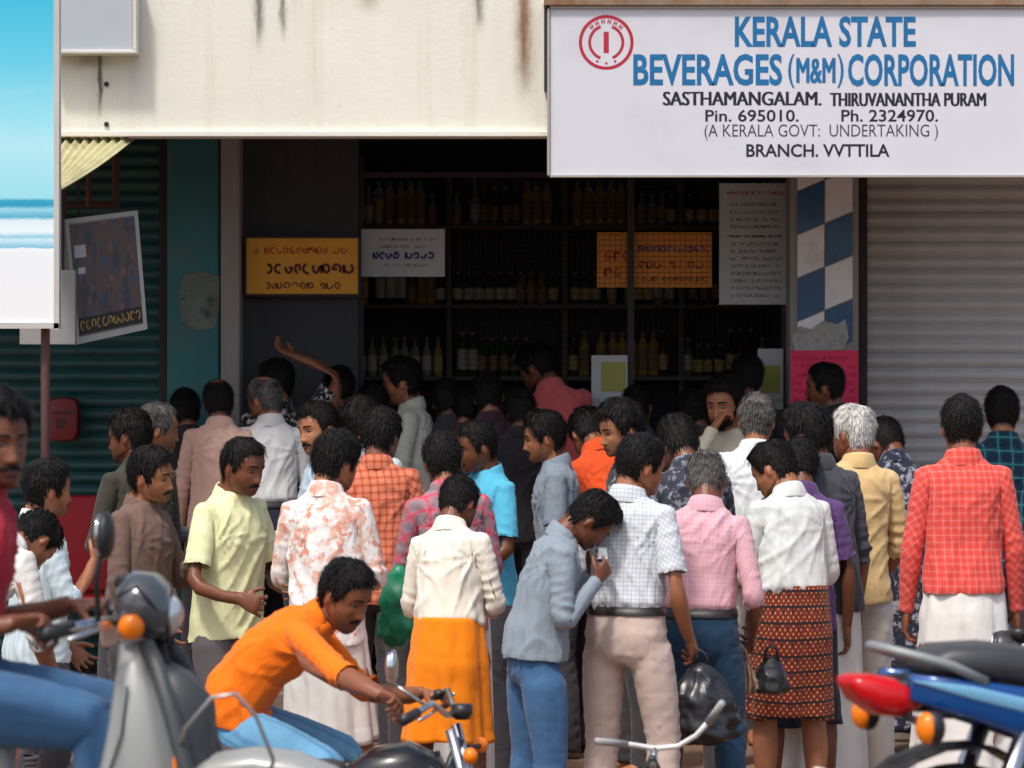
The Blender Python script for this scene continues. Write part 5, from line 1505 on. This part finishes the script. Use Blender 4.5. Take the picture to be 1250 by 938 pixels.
def scooter(loc, rz_, label, paint, trim):
    M = empty('scooter', loc, rz_, label, 'scooter')
    wheel(M, -.58, .23, .09); wheel(M, .62, .23, .09)
    # leg shield: sections from headset down to the floor, wide and thin
    rows = []
    for z, x, hw, th in ((.90, .30, .10, .04), (.84, .315, .145, .055), (.72, .325, .185, .085), (.58, .325, .20, .125), (.44, .31, .20, .17), (.34, .27, .19, .215), (.28, .23, .17, .22)):
        rows.append(se_ring((x, 0, z), (0, 1, 0), (1, 0, .1), hw, th, 3, 22))
    mb = MB(); mb.loft(rows); mb.obj('leg_shield', paint, M, True)
    for s in (-1, 1):
        tubep(M, 'edge_trim', trim, [(.345, .10 * s, .90), (.385, .15 * s, .84), (.43, .19 * s, .72), (.47, .205 * s, .58), (.50, .20 * s, .44), (.49, .19 * s, .34), (.44, .17 * s, .27)], .022, 8)
    sloft(M, 'front_panel', trim, [(.36, 0, .60, .10, .26), (.44, 0, .58, .09, .24), (.50, 0, .56, .05, .19)], 3)
    sloft(M, 'floor_board', trim, [(.44, 0, .27, .17, .03), (.2, 0, .25, .19, .03), (-.10, 0, .25, .19, .035)], 4)
    mb = MB(); rows = []
    for k in range(12):
        a = math.radians(-5 + 16 * k); R = .345
        rows.append([(.62 + R * 1.1 * math.cos(a), y, .26 + R * math.sin(a) + dz) for y, dz in ((-.10, -.03), (-.085, .005), (-.04, .022), (0, .026), (.04, .022), (.085, .005), (.10, -.03))])
    mb.loft(rows, closed=False); o = mb.obj('front_fender', paint, M, True); so = o.modifiers.new('thickness', 'SOLIDIFY'); so.thickness = .008
    tubep(M, 'fork_leg', m_blackp, [(.62, .08, .23), (.44, .04, .62), (.33, 0, .95)], .022, 8)
    # headset
    hs = sloft(M, 'headset', plain('headset_grey', (.085, .09, .095), .2, .35, var=.1, coat=.6), [(.25, 0, .98, .05, .045), (.265, 0, .99, .095, .070), (.30, 0, 1.0, .125, .084), (.35, 0, .99, .115, .086), (.385, 0, .975, .09, .07), (.40, 0, .965, .06, .04)], 2.3, 22)
    mb = MB(); mb.ell((.385, 0, .968), (.035, .07, .052), None, 16, 10); mb.obj('headlamp_lens', m_lens, hs, True)
    tubep(M, 'handlebar', m_chrome, [(.16, -.34, .95), (.24, -.16, .96), (.28, 0, .95), (.24, .16, .96), (.16, .34, .95)], .015, 8)
    for s in (-1, 1):
        tubep(M, 'grip', m_blackp, [(.14, .385 * s, .945), (.185, .27 * s, .955)], .020, 10)
        tubep(M, 'brake_lever', m_chrome, [(.27, .19 * s, .955), (.25, .29 * s, .95), (.21, .40 * s, .935)], .007, 6)
        mb = MB(); mb.ell((.31, .125 * s, .945), (.035, .022, .034), None, 14, 8); mb.obj('indicator', m_orl, M, True)
        if s > 0: continue
        mi = empty('mirror', (.27, .30 * s, 1.19)); mi.parent = M
        tubep(mi, 'stem', m_blackp, [(-.02, -.06 * s, -.22), (-.02, -.04 * s, -.12), (0, 0, -.03)], .008, 6)
        mb = MB(); mb.ell((.012, 0, 0), (.022, .052, .062), None, 16, 8); mb.obj('housing', m_blackp, mi, True)
        mb = MB(); mb.ell((-.004, 0, 0), (.010, .046, .055), None, 16, 8); mb.obj('glass', m_mirror, mi, True)
    sloft(M, 'seat', m_seat, [(-.02, 0, .70, .09, .03), (-.10, 0, .73, .125, .05), (-.35, 0, .75, .14, .055), (-.60, 0, .77, .13, .05), (-.76, 0, .78, .09, .03)], 3)
    sloft(M, 'rear_body', paint, [(-.02, 0, .48, .10, .2), (-.15, 0, .52, .16, .17), (-.40, 0, .56, .19, .15), (-.65, 0, .62, .17, .11), (-.85, 0, .68, .10, .06)], 2.6)
    sloft(M, 'tail_light', m_redl, [(-.80, 0, .64, .10, .03), (-.87, 0, .65, .08, .035), (-.90, 0, .66, .05, .02)], 3)
    tubep(M, 'stand', m_blackp, [(-.20, .12, .22), (-.26, .16, .01)], .012, 6)
    for s, x1 in ((-1, .40), (1, .38)):
        tubep(M, 'brake_cable', m_blackp, [(.23, .20 * s, .955), (.27, .22 * s, 1.02), (.33, .15 * s, 1.05), (.39, .07 * s, .96), (x1, .05 * s, .86)], .0045, 6)
    for s in (-1, 1):
        tubep(M, 'panel_seam', m_blackp, [(.33 - .02, .172 * s, .80), (.30, .196 * s, .68), (.26, .2015 * s, .56), (.20, .200 * s, .44)], .003, 5)
        mb = MB(); mb.box((.44, .205 * s, .60), (.012, .012, .05), bev=.003); mb.obj('side_reflector', m_orl, M)
    mb = MB(); mb.box((.265, 0, 1.055), (.03, .10, .035), Matrix.Rotation(.5, 3, 'Y'), bev=.008); mb.obj('speedometer', m_blackp, M)
    # edge of a translucent screen, built as a thin steel tube
    tubep(M, 'screen_edge', plain('screen_edge_grey', (.42, .42, .40), .35, .8), [(.44, -.20, .62), (.47, -.23, .70), (.54, -.24, .78), (.60, -.24, .79), (.65, -.22, .73), (.69, -.20, .62), (.66, -.16, .52)], .0055, 8)
    return M
def bicycle(loc, rz_, label):
    M = empty('bicycle', loc, rz_, label, 'bicycle')
    pb = plain('bicycle_green', (.02, .03, .028), .4)
    for x in (-.50, .55): wheel(M, x, .30, .035)
    mb = MB()
    for a, b in (((.38, 0, .66), (-.10, 0, .60)), ((.40, 0, .58), (-.06, 0, .26)), ((-.12, 0, .68), (-.06, 0, .26)), ((-.06, 0, .26), (-.50, .04, .30)), ((-.06, 0, .26), (-.50, -.04, .30)), ((-.12, 0, .62), (-.50, .04, .30)), ((-.12, 0, .62), (-.50, -.04, .30))): mb.tube([a, b], .013, 8)
    mb.obj('frame', pb, M, True)
    mb = MB(); mb.tube([(.55, .05, .30), (.45, .045, .60), (.37, 0, .70)], .011, 8); mb.tube([(.55, -.05, .30), (.45, -.045, .60), (.37, 0, .70)], .011, 8); mb.obj('fork', pb, M, True)
    sloft(M, 'saddle', m_seat, [(.06, 0, .67, .02, .015), (-.06, 0, .68, .03, .02), (-.20, 0, .69, .08, .03), (-.26, 0, .69, .07, .025)], 2.5)
    tubep(M, 'seat_post', m_chrome, [(-.12, 0, .58), (-.14, 0, .69)], .011, 8)
    mb = MB(); mb.lathe([(.08, -.004), (.08, .004)], (-.06, .05, .26), 'Y', 24); mb.tube([(-.06, .06, .26), (.08, .09, .20)], .009, 6); mb.tube([(-.06, -.06, .26), (-.20, -.09, .32)], .009, 6); mb.obj('crank', m_chrome, M)
    return M

# ------------------------------------------------------------------ the vehicles in place
m_blue = plain('blue_paint', lin((8, 76, 146)), .16, .3, var=.08, coat=1.0); m_sky = plain('painted_sky_glint', lin((120, 180, 214)), .25, .1, coat=.6)  # the pale blue is the sky's reflection put into colour
m_scoot = plain('scooter_grey', lin((150, 152, 148)), .38, .1, var=.06, coat=.3); m_trim = plain('scooter_trim', lin((64, 68, 70)), .5)
m_bikeblack = plain('bike_black', (.012, .012, .014), .3, coat=.5)
def at_local(o, p):
    return o.matrix_basis @ Vector(p)
SC = scooter((PX(190, 9.18) - .33, 9.18, .428), -.10, 'grey scooter ridden by the man in red at the left edge', m_scoot, m_trim); SC.scale = (.96,) * 3
bpy.context.view_layer.update()
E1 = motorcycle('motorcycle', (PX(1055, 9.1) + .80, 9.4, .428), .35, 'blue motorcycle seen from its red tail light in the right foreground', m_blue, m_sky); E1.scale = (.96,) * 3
B1 = motorcycle('motorcycle', (-.56, 11.6, 0.0), -.10, 'small black motorcycle ridden by the man in orange', m_bikeblack, None, False, 0, (.50, .66), (.17, .08)); B1.scale = (.80, .93, .93)
C1 = motorcycle('motorcycle', (-1.90, 13.4, 0.0), .08, 'black motorcycle with chrome handlebar behind the grey scooter', plain('bike_navy', (.014, .016, .03), .3, coat=.4), None, False); C1.scale = (.80,) * 3
F1 = motorcycle('motorcycle', (PX(1372, 15.3), 15.3, 0.0), math.pi - .2, 'dark motorcycle at the right edge behind the red checked shirt', plain('bike_grey', (.03, .03, .034), .35), None, False); F1.scale = (.86,) * 3
bpy.context.view_layer.update()
bi = B1.matrix_basis.inverted(); mc = P(478, 815, 11.35)
mi = empty('mirror', bi @ mc); mi.parent = B1
mb = MB(); mb.ell((.006, 0, 0), (.02, .042, .062), None, 16, 8); mb.obj('housing', m_chrome, mi, True)
mb = MB(); mb.ell((-.006, -.004, 0), (.018, .036, .054), None, 16, 8); mb.obj('glass', m_mirror, mi, True)
tubep(mi, 'stem', m_chrome, [(0, 0, -.05), Vector((.40, -.22, .97)) - mi.location], .006, 6)
hd = 11.6
BY = bicycle((PX(796, hd), hd - .38, ground_z(hd - .38)), math.pi / 2, 'bicycle with white swept handlebar in front of the beige trousers')
hp = [P(*q) for q in ((728, 905, hd - .12), (748, 907, hd - .06), (775, 910, hd), (800, 914, hd + .02), (828, 911, hd), (850, 898, hd - .03), (866, 880, hd - .07), (882, 858, hd - .14))]
bpy.context.view_layer.update()
inv = BY.matrix_basis.inverted()
tubep(BY, 'handlebar', m_white, [inv @ p for p in hp[1:7]], .0085, 10)
tubep(BY, 'stem', m_chrome, [inv @ P(799, 914, hd + .02), (.37, 0, .66)], .012, 8)
for a, b in ((hp[0], hp[1].lerp(hp[2], .6)), (hp[6].lerp(hp[5], .1), hp[7])): tubep(BY, 'grip', plain('grip_grey', (.35, .35, .34), .6), [inv @ a, inv @ b], .0115, 10)

# ------------------------------------------------------------------ the people
wht = lambda v=222, b=0: cloth((v, v - 2, v - 8 + b))
DK = cloth((66, 63, 66)); DKB = cloth((44, 48, 62)); BEIGE = cloth((196, 176, 164)); JEAN = cloth((62, 98, 136), var=.2); JEAN2 = cloth((34, 62, 88), var=.2)
MUNDU = wht(226); MUNDU2 = cloth((214, 212, 206)); GREYT = cloth((92, 86, 88))
blk = plain('shoe_black', (.02, .018, .016), .5); tan = plain('sandal_tan', (.25, .17, .10), .6)

# riders
gR, gL = at_local(SC, (.163, -.33, .95)), at_local(SC, (.163, .33, .95))
person(-8, 474, 488, -90, 'rider in red shirt and blue jeans on the grey scooter', gz=.428, scale=1.0, seat=.65, bend=16, hyaw=-50, hpitch=6, skin=2, hair='thick', face=True,
       thR=(.22, .95, -.16), thL=(.22, .95, -.16), snR=(.02, .20, -1), snL=(.02, .20, -1), world_hands={'R': gR + Vector((-.03, 0, .02)), 'L': gL + Vector((-.03, 0, .02))}, curl=58, wristR=-75, wristL=75, shirt=cloth((186, 34, 52)), sleeve='S', trousers=JEAN, shoes=blk)
gR, gL = at_local(B1, (.355, -.36, .95)), at_local(B1, (.355, .36, .95))
person(424, 688, 380, -96, 'young rider in bright orange shirt leaning over the black motorcycle', gz=0.0, scale=.91, seat=.79, bend=60, crop=True, hyaw=-30, hpitch=26, skin=0, hair='mid', face=True, beard=False,
       thR=(.30, .95, -.35), thL=(.30, .95, -.35), snR=(.0, -.15, -1), snL=(.0, -.15, -1), world_hands={'R': gR + Vector((.05, 0, -.02)), 'L': gL + Vector((.02, 0, .0))}, curl=58, wristR=-75, wristL=75, shirt=cloth((246, 118, 16)), sleeve='H', tuck=False,
       trousers=cloth((104, 156, 188), 'stripe', (86, 138, 174), sc=40, var=.2), seed=77)

# left group
person(58, 560, 312, -62, 'man in pale blue shirt standing at the left, hand raised', shirt=cloth((206, 222, 226), 'stripe', (190, 208, 216), sc=30), trousers=DK, sleeve='H', armR='chest', armL='low', hair='mid', skin=1, hpitch=4, face=True, collarmat=cloth((232, 236, 236)))
person(46, 697, 322, -35, 'stooping man in white shirt and white dhoti behind the rider arms', shirt=wht(226), skirt=MUNDU, bend=62, hpitch=62, arms='low', sleeve='H', hem=.15, scale=.97, hair='mid')
person(158, 500, 262, 40, 'man in dark olive shirt facing away near the teal shutter', shirt=cloth((64, 62, 52)), trousers=DK, hair='thick', hyaw=30, skin=2)
person(192, 490, 255, -75, 'grey haired man in grey shirt facing right by the teal pillar', shirt=cloth((86, 88, 92)), trousers=DK, hair='recede', haircol='salt', skin=1, face=True, moust=False, collarmat=wht())
person(184, 545, 298, -118, 'man with moustache in brown shirt looking right', shirt=cloth((112, 90, 80)), trousers=DK, hair='mid', skin=1, face=True, armR='low', armL='chest', hyaw=8, seed=31)
person(266, 460, 244, 6, 'balding man in peach long sleeved shirt seen from behind', shirt=cloth((196, 160, 144)), trousers=DK, hair='bald', arms='down', hpitch=2, seed=12)
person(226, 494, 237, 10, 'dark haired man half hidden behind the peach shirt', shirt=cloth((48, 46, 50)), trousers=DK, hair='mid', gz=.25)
person(322, 457, 243.5, 12, 'grey balding man in white shirt tucked into dark trousers', shirt=cloth((216, 216, 214)), trousers=DKB, tuck=True, belt=True, hair='bald', haircol='salt', hyaw=38, hpitch=6, armR='down', armL='low', skin=1, sleeve='H', seed=8)
person(337, 438, 238, 5, 'man in black and white print shirt reaching one arm up', shirt=cloth((30, 30, 32), 'print', (190, 188, 184), sc=2.4), trousers=DK, hair='mid', hyaw=35, sleeve='S', armL='front', ik={'R': (.03, -.02, 1.72)}, poleR=(1.0, -.2, -.1), skin=0)
person(414, 447, 236, 0, 'dark haired man at the counter behind the raised arm', shirt=cloth((60, 64, 72)), trousers=DK, hair='mid')
person(388, 490, 258, 110, 'man looking left towards the counter in a pale blue shirt', shirt=cloth((176, 196, 212)), trousers=DK, hair='mid', face=True, hyaw=20, skin=3, seed=21)
person(440, 485, 256, -10, 'man in light grey shirt with dark shoulder strap, seen from behind', shirt=cloth((190, 202, 208)), trousers=DK, hair='thick', seed=14)
person(297, 533, 300, -132, 'man with moustache in lemon yellow short sleeved shirt', shirt=cloth((228, 228, 178)), trousers=GREYT, sleeve='S', hair='short', skin=2, face=True, hyaw=6, hpitch=14, armR=((.3, .12, -1), (-.1, .95, -.25)), armL='front', seed=9, curl=55)
person(412, 527, 303, -14, 'man in white shirt with orange print and white dhoti', shirt=cloth((232, 228, 224), 'print', (222, 176, 156), (214, 150, 128), sc=.9), skirt=MUNDU2, hem=.42, sleeve='L', hair='thick', hyaw=-30, hpitch=12, arms='front', seed=19, wr=.015)
person(466, 497, 272, -8, 'man in red orange checked shirt seen from behind', shirt=cloth((198, 96, 68), 'check', (214, 132, 98), (150, 68, 52), sc=30), trousers=DK, hair='mid', hyaw=-14, arms='front', hpitch=10)
person(490, 437, 236, 84, 'man in off white shirt in profile inside the shop front', shirt=cloth((190, 192, 176)), trousers=DK, hair='thick', face=True, moust=True, skin=1, hpitch=8)
person(540, 527, 288, 4, 'man in pink and grey plaid shirt seen from behind', shirt=cloth((190, 110, 122), 'check', (128, 126, 132), (206, 70, 92), sc=15), skirt=MUNDU, hem=.15, hair='mid', arms='front', sleeve='H', seed=3)
R17, H17 = person(561, 585, 306, -16, 'man in cream shirt and bright orange lungi seen from behind', shirt=cloth((230, 222, 206)), skirt=cloth((238, 132, 14)), hem=.49, flare=.014, tuck=True, bend=14, hpitch=26, hyaw=-16, arms='front', sleeve='H', hair='short', wr=.016, seed=44)
person(581, 512, 268, 120, 'man in turquoise shirt turning left, face in view', shirt=cloth((84, 176, 206)), trousers=DK, hair='short', face=True, hyaw=-8, hpitch=12, skin=2, sleeve='S', seed=51)
person(596, 455, 237, 0, 'man in dark maroon shirt at the counter', shirt=cloth((74, 46, 62)), trousers=DK, hair='mid', armL='fwd', armR='front')
person(545, 462, 235.5, 8, 'man in dark grey shirt at the counter beside the maroon shirt', shirt=cloth((56, 56, 56)), trousers=DK, hair='mid', bend=14)
person(655, 421, 232, 14, 'man in coral shirt leaning at the counter, head lowered', shirt=cloth((206, 96, 96)), trousers=DK, hair='mid', hyaw=40, hpitch=30, bend=16, side=-10, sleeve='S', arms='fwd', skin=2)
person(664, 502, 253, 92, 'moustached man in grey blue shirt in profile facing left', shirt=cloth((126, 138, 150)), trousers=DK, shoes=tan, hair='thick', face=True, sleeve='S', skin=1, armL='down', armR='down', hpitch=10, seed=61)
person(636, 482, 240.5, 0, 'dark haired man in black shirt between the coral and grey shirts', shirt=cloth((36, 34, 40)), trousers=DK, hair='mid')
person(716, 500, 246, 20, 'man in orange red shirt bent forward at the counter', shirt=cloth((226, 84, 36)), trousers=DK, bend=30, hpitch=40, side=-8, hair='mid', sleeve='S', arms='fwd')
person(757, 490, 264, 100, 'thick haired man in black and white print shirt looking left', shirt=cloth((52, 54, 60), 'print', (150, 152, 156), sc=2.2), trousers=DK, hair='long', face=True, moust=False, hyaw=15, hpitch=14, skin=3, seed=71)
R25, H25 = person(727, 603, 322, -74, 'man in grey shirt and blue jeans bowing his head over his hands', shirt=cloth((136, 148, 158)), trousers=JEAN, crop=True, bend=22, hpitch=52, hyaw=-10, hair='mid', skin=2, armR=((.16, -.05, -1), (-.30, .62, .62)), armL=((.16, .0, -1), (-.30, .62, .70)), curl=45, face=True, thR=(.03, .05, -1), thL=(.03, -.03, -1), seed=81)
R24, H24 = person(783, 528, 318, -22, 'man in white checked short sleeved shirt and beige trousers holding a black bag', shirt=cloth((216, 220, 222), 'window', (186, 194, 204), (176, 184, 194), sc=30), trousers=BEIGE, tuck=True, belt=True, sleeve='S', hair='short', hyaw=-38, hpitch=12, armR=((.20, -.14, -1), (.04, .70, -.9)), armL='front', curlR=60, skin=1, seed=91)
person(826, 510, 277, 20, 'man in dark print shirt looking down behind the checked shirt', shirt=cloth((54, 56, 66), 'print', (130, 134, 146), sc=2.4), trousers=DK, hair='thick', hpitch=36, bend=14, skin=2)
R28, H28 = person(862, 550, 308, -6, 'man in pink shirt and dark blue jeans seen from behind', shirt=cloth((218, 166, 176), 'window', (226, 184, 192), None, sc=52), trousers=JEAN2, tuck=True, belt=True, sleeve='H', hair='short', haircol='salt', hpitch=24, bend=8, armR=((.22, -.18, -1), (-.06, .85, -.75)), armL='front', seed=23, curlR=55)
person(884, 460, 245, 168, 'bearded man in cream shirt facing the camera, hand at his mouth', shirt=cloth((206, 200, 176)), trousers=DK, hair='thick', face=True, beard=True, hyaw=-16, hpitch=8, ik={'R': (-.01, .155, 1.50)}, poleR=(.6, .2, -1), curlR=50, sleeve='L', skin=1, seed=29)
person(924, 478, 258, 4, 'man in white shirt with greying hair facing the counter', shirt=cloth((220, 224, 224)), trousers=MUNDU2, shoes=blk, hair='short', haircol='salt', hyaw=-15, seed=37, hpitch=2, armR='front')
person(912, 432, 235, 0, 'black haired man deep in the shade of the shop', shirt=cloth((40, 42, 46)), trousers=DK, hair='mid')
person(984, 495, 281, 18, 'man in charcoal shirt with thick black hair, looking left', shirt=cloth((70, 72, 78)), skirt=MUNDU, hem=.12, hair='long', hyaw=40, hpitch=10, sleeve='H', armR='down', seed=41)
person(942, 540, 291, 14, 'man in white shirt and brown patterned lungi seen from behind', shirt=cloth((214, 218, 214)), skirt=cloth((110, 34, 30), 'batik', (176, 132, 70), (44, 28, 34), name='batik'), hem=.47, flare=.016, tuck=True, hair='mid', hyaw=42, hpitch=30, bend=12, arms='front', sleeve='H', wr=.013, seed=47)
person(976, 552, 284, 6, 'man in purple shirt behind the brown lungi', shirt=cloth((92, 66, 116)), skirt=cloth((30, 38, 56)), hem=.40, hair='mid', sleeve='S', armR='down', hpitch=20, bend=8, scale=.96)
person(1041, 494, 270, 14, 'silver haired man in pale yellow shirt', shirt=cloth((214, 182, 128)), trousers=cloth((206, 200, 190)), hair='mid', haircol='silver', hyaw=30, hpitch=6, armR='low', sleeve='H', seed=53)
person(1008, 441, 242.5, 74, 'dark man in black shirt in profile before the pink poster', shirt=cloth((34, 34, 40)), trousers=DK, hair='short', face=True, skin=2, hpitch=2)
person(1078, 512, 250, 2, 'person in navy and white print clothes bent behind the yellow shirt', shirt=cloth((38, 42, 60), 'print', (140, 142, 152), sc=2.0), skirt=cloth((40, 42, 56), 'print', (150, 150, 156), sc=2.0), hem=.12, bend=18, hpitch=40, hyaw=30, hair='mid', arms='front')
person(1174, 480, 290, 0, 'man in red checked long sleeved shirt and white dhoti from behind', shirt=cloth((220, 82, 72), 'window', (228, 122, 110), (212, 64, 60), sc=36), skirt=MUNDU, hem=.14, crop=True, hair='short', hpitch=0, arms='down', toe=14, seed=63, wr=.012)
person(1223, 470, 245, -6, 'man in dark teal plaid shirt at the right edge', shirt=cloth((24, 66, 84), 'check', (20, 40, 66), (60, 130, 140), sc=16), trousers=DK, hair='short', arms='down', hpitch=2)

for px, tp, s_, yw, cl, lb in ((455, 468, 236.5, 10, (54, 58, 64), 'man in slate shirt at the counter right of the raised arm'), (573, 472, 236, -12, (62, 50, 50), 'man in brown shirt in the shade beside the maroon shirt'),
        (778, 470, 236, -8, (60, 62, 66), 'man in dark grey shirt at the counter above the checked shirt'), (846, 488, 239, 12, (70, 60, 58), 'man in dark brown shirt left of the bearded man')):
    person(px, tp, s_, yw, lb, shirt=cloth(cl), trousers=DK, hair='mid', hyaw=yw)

# ------------------------------------------------------------------ carried things
def sack(name, top, size, m, label, seed, handles=True, cat='bag'):
    rt = empty(name, tuple(top), 0, label, cat)
    mb = MB(); w, dp, h = size; rows = []; nz, nt_ = 26, 56
    for i in range(nz + 1):
        t = i / nz; k = (.22 + .78 * min(1, t / .45) ** .8) * (1 if t < .8 else math.sqrt(max(0.02, 1 - ((t - .8) / .2) ** 2 * .9)))
        rows.append([(k * w / 2 * math.cos(a), k * dp / 2 * math.sin(a), -h * t) for a in np.linspace(0, 2 * math.pi, nt_, endpoint=False)])
    mb.loft(rows); me = mb.mesh('bag_body', True); co = get_co(me)
    n = vnoise(co * 16 + seed, seed) * .45 + (1 - np.abs(vnoise(co * 17 + 5, seed + 2))) ** 2 * .8 + (1 - np.abs(vnoise(co * 30 + 9, seed + 3))) ** 3 * .6
    co2 = co * (1 + .36 * (n - .45))[:, None]; co2[:, 2] = co[:, 2] * (1 + .06 * n)
    me.vertices.foreach_set('co', co2.astype(np.float32).ravel()); set_rest(me, co); me.update(); mobj('bag_body', me, m, rt)
    if handles:
        for s in (-1, 1): tubep(rt, 'bag_handle', m, [(-.03, .008 * s, -.02), (-.02, .01 * s, .03), (.0, .01 * s, .05), (.02, .01 * s, .03), (.03, .008 * s, -.02)], .006, 6)
    return rt
m_poly = plain('black_polythene', (.022, .024, .028), .32, var=.3, vscale=8, bmp=.6, bscale=14)
hr = Vector(H24['R'])
sack('carry_bag', hr + Vector((.02, -.03, -.03)), (.25, .16, .30), m_poly, 'crumpled black plastic bag in the hand of the checked shirt man', 3)
d_ = F / 318 - .25
h28 = Vector(H28['R'])
sack('striped_bag', h28 + Vector((-.05, -.06, -.05)), (.12, .09, .14), cloth((158, 136, 108), 'stripe', (104, 70, 58), sc=44), 'small striped cloth bag between the jeans and the brown lungi', 9)
sack('carry_bag', h28 + Vector((.075, -.04, -.05)), (.135, .10, .14), m_poly, 'small black bag hanging before the brown lungi', 13)
sack('carry_bag', P(487, 690, F / 288 - .32), (.15, .10, .32), plain('green_polythene', lin((24, 128, 92)), .4, var=.2, bmp=.4, bscale=14), 'green bag hanging beside the plaid shirt man', 21, False)
# paper slip in the bowing man's hands
slip = Vector(H25['R']) + Vector((-.015, -.01, .055))
mb = MB(); mb.add([(-.02, 0, -.02), (.02, .012, -.022), (.014, .024, .02), (-.016, .0, .024), (-.02, .002, -.02), (.02, .014, -.022), (.014, .026, .02), (-.016, .002, .024)], [(0, 1, 2, 3), (7, 6, 5, 4), (0, 4, 5, 1), (1, 5, 6, 2), (2, 6, 7, 3), (3, 7, 4, 0)])
o = mb.obj('paper_slip', m_paper, None, False, slip); tag(o, 'crumpled paper held by the man bowing his head', 'paper')
# red plastic chair by the teal shutter
ch = empty('plastic_chair', (PX(96, 18.9), 18.9, .25), .3, 'red plastic chair in front of the teal shutter', 'chair')
mred = plain('red_plastic', lin((168, 22, 30)), .4)
mb = MB(); mb.box((0, 0, .43), (.46, .44, .03), bev=.012); mb.obj('seat', mred, ch)
mb = MB(); mb.box((0, .21, .70), (.46, .03, .50), Matrix.Rotation(-.15, 3, 'X'), bev=.012); mb.obj('backrest', mred, ch)
for sx in (-1, 1):
    for sy in (-1, 1): tubep(ch, 'leg', mred, [(.19 * sx, .17 * sy, .42), (.22 * sx, .21 * sy, 0)], .02, 8)
    tubep(ch, 'armrest', mred, [(.23 * sx, -.18, .43), (.24 * sx, -.18, .64), (.235 * sx, .19, .66)], .018, 8)
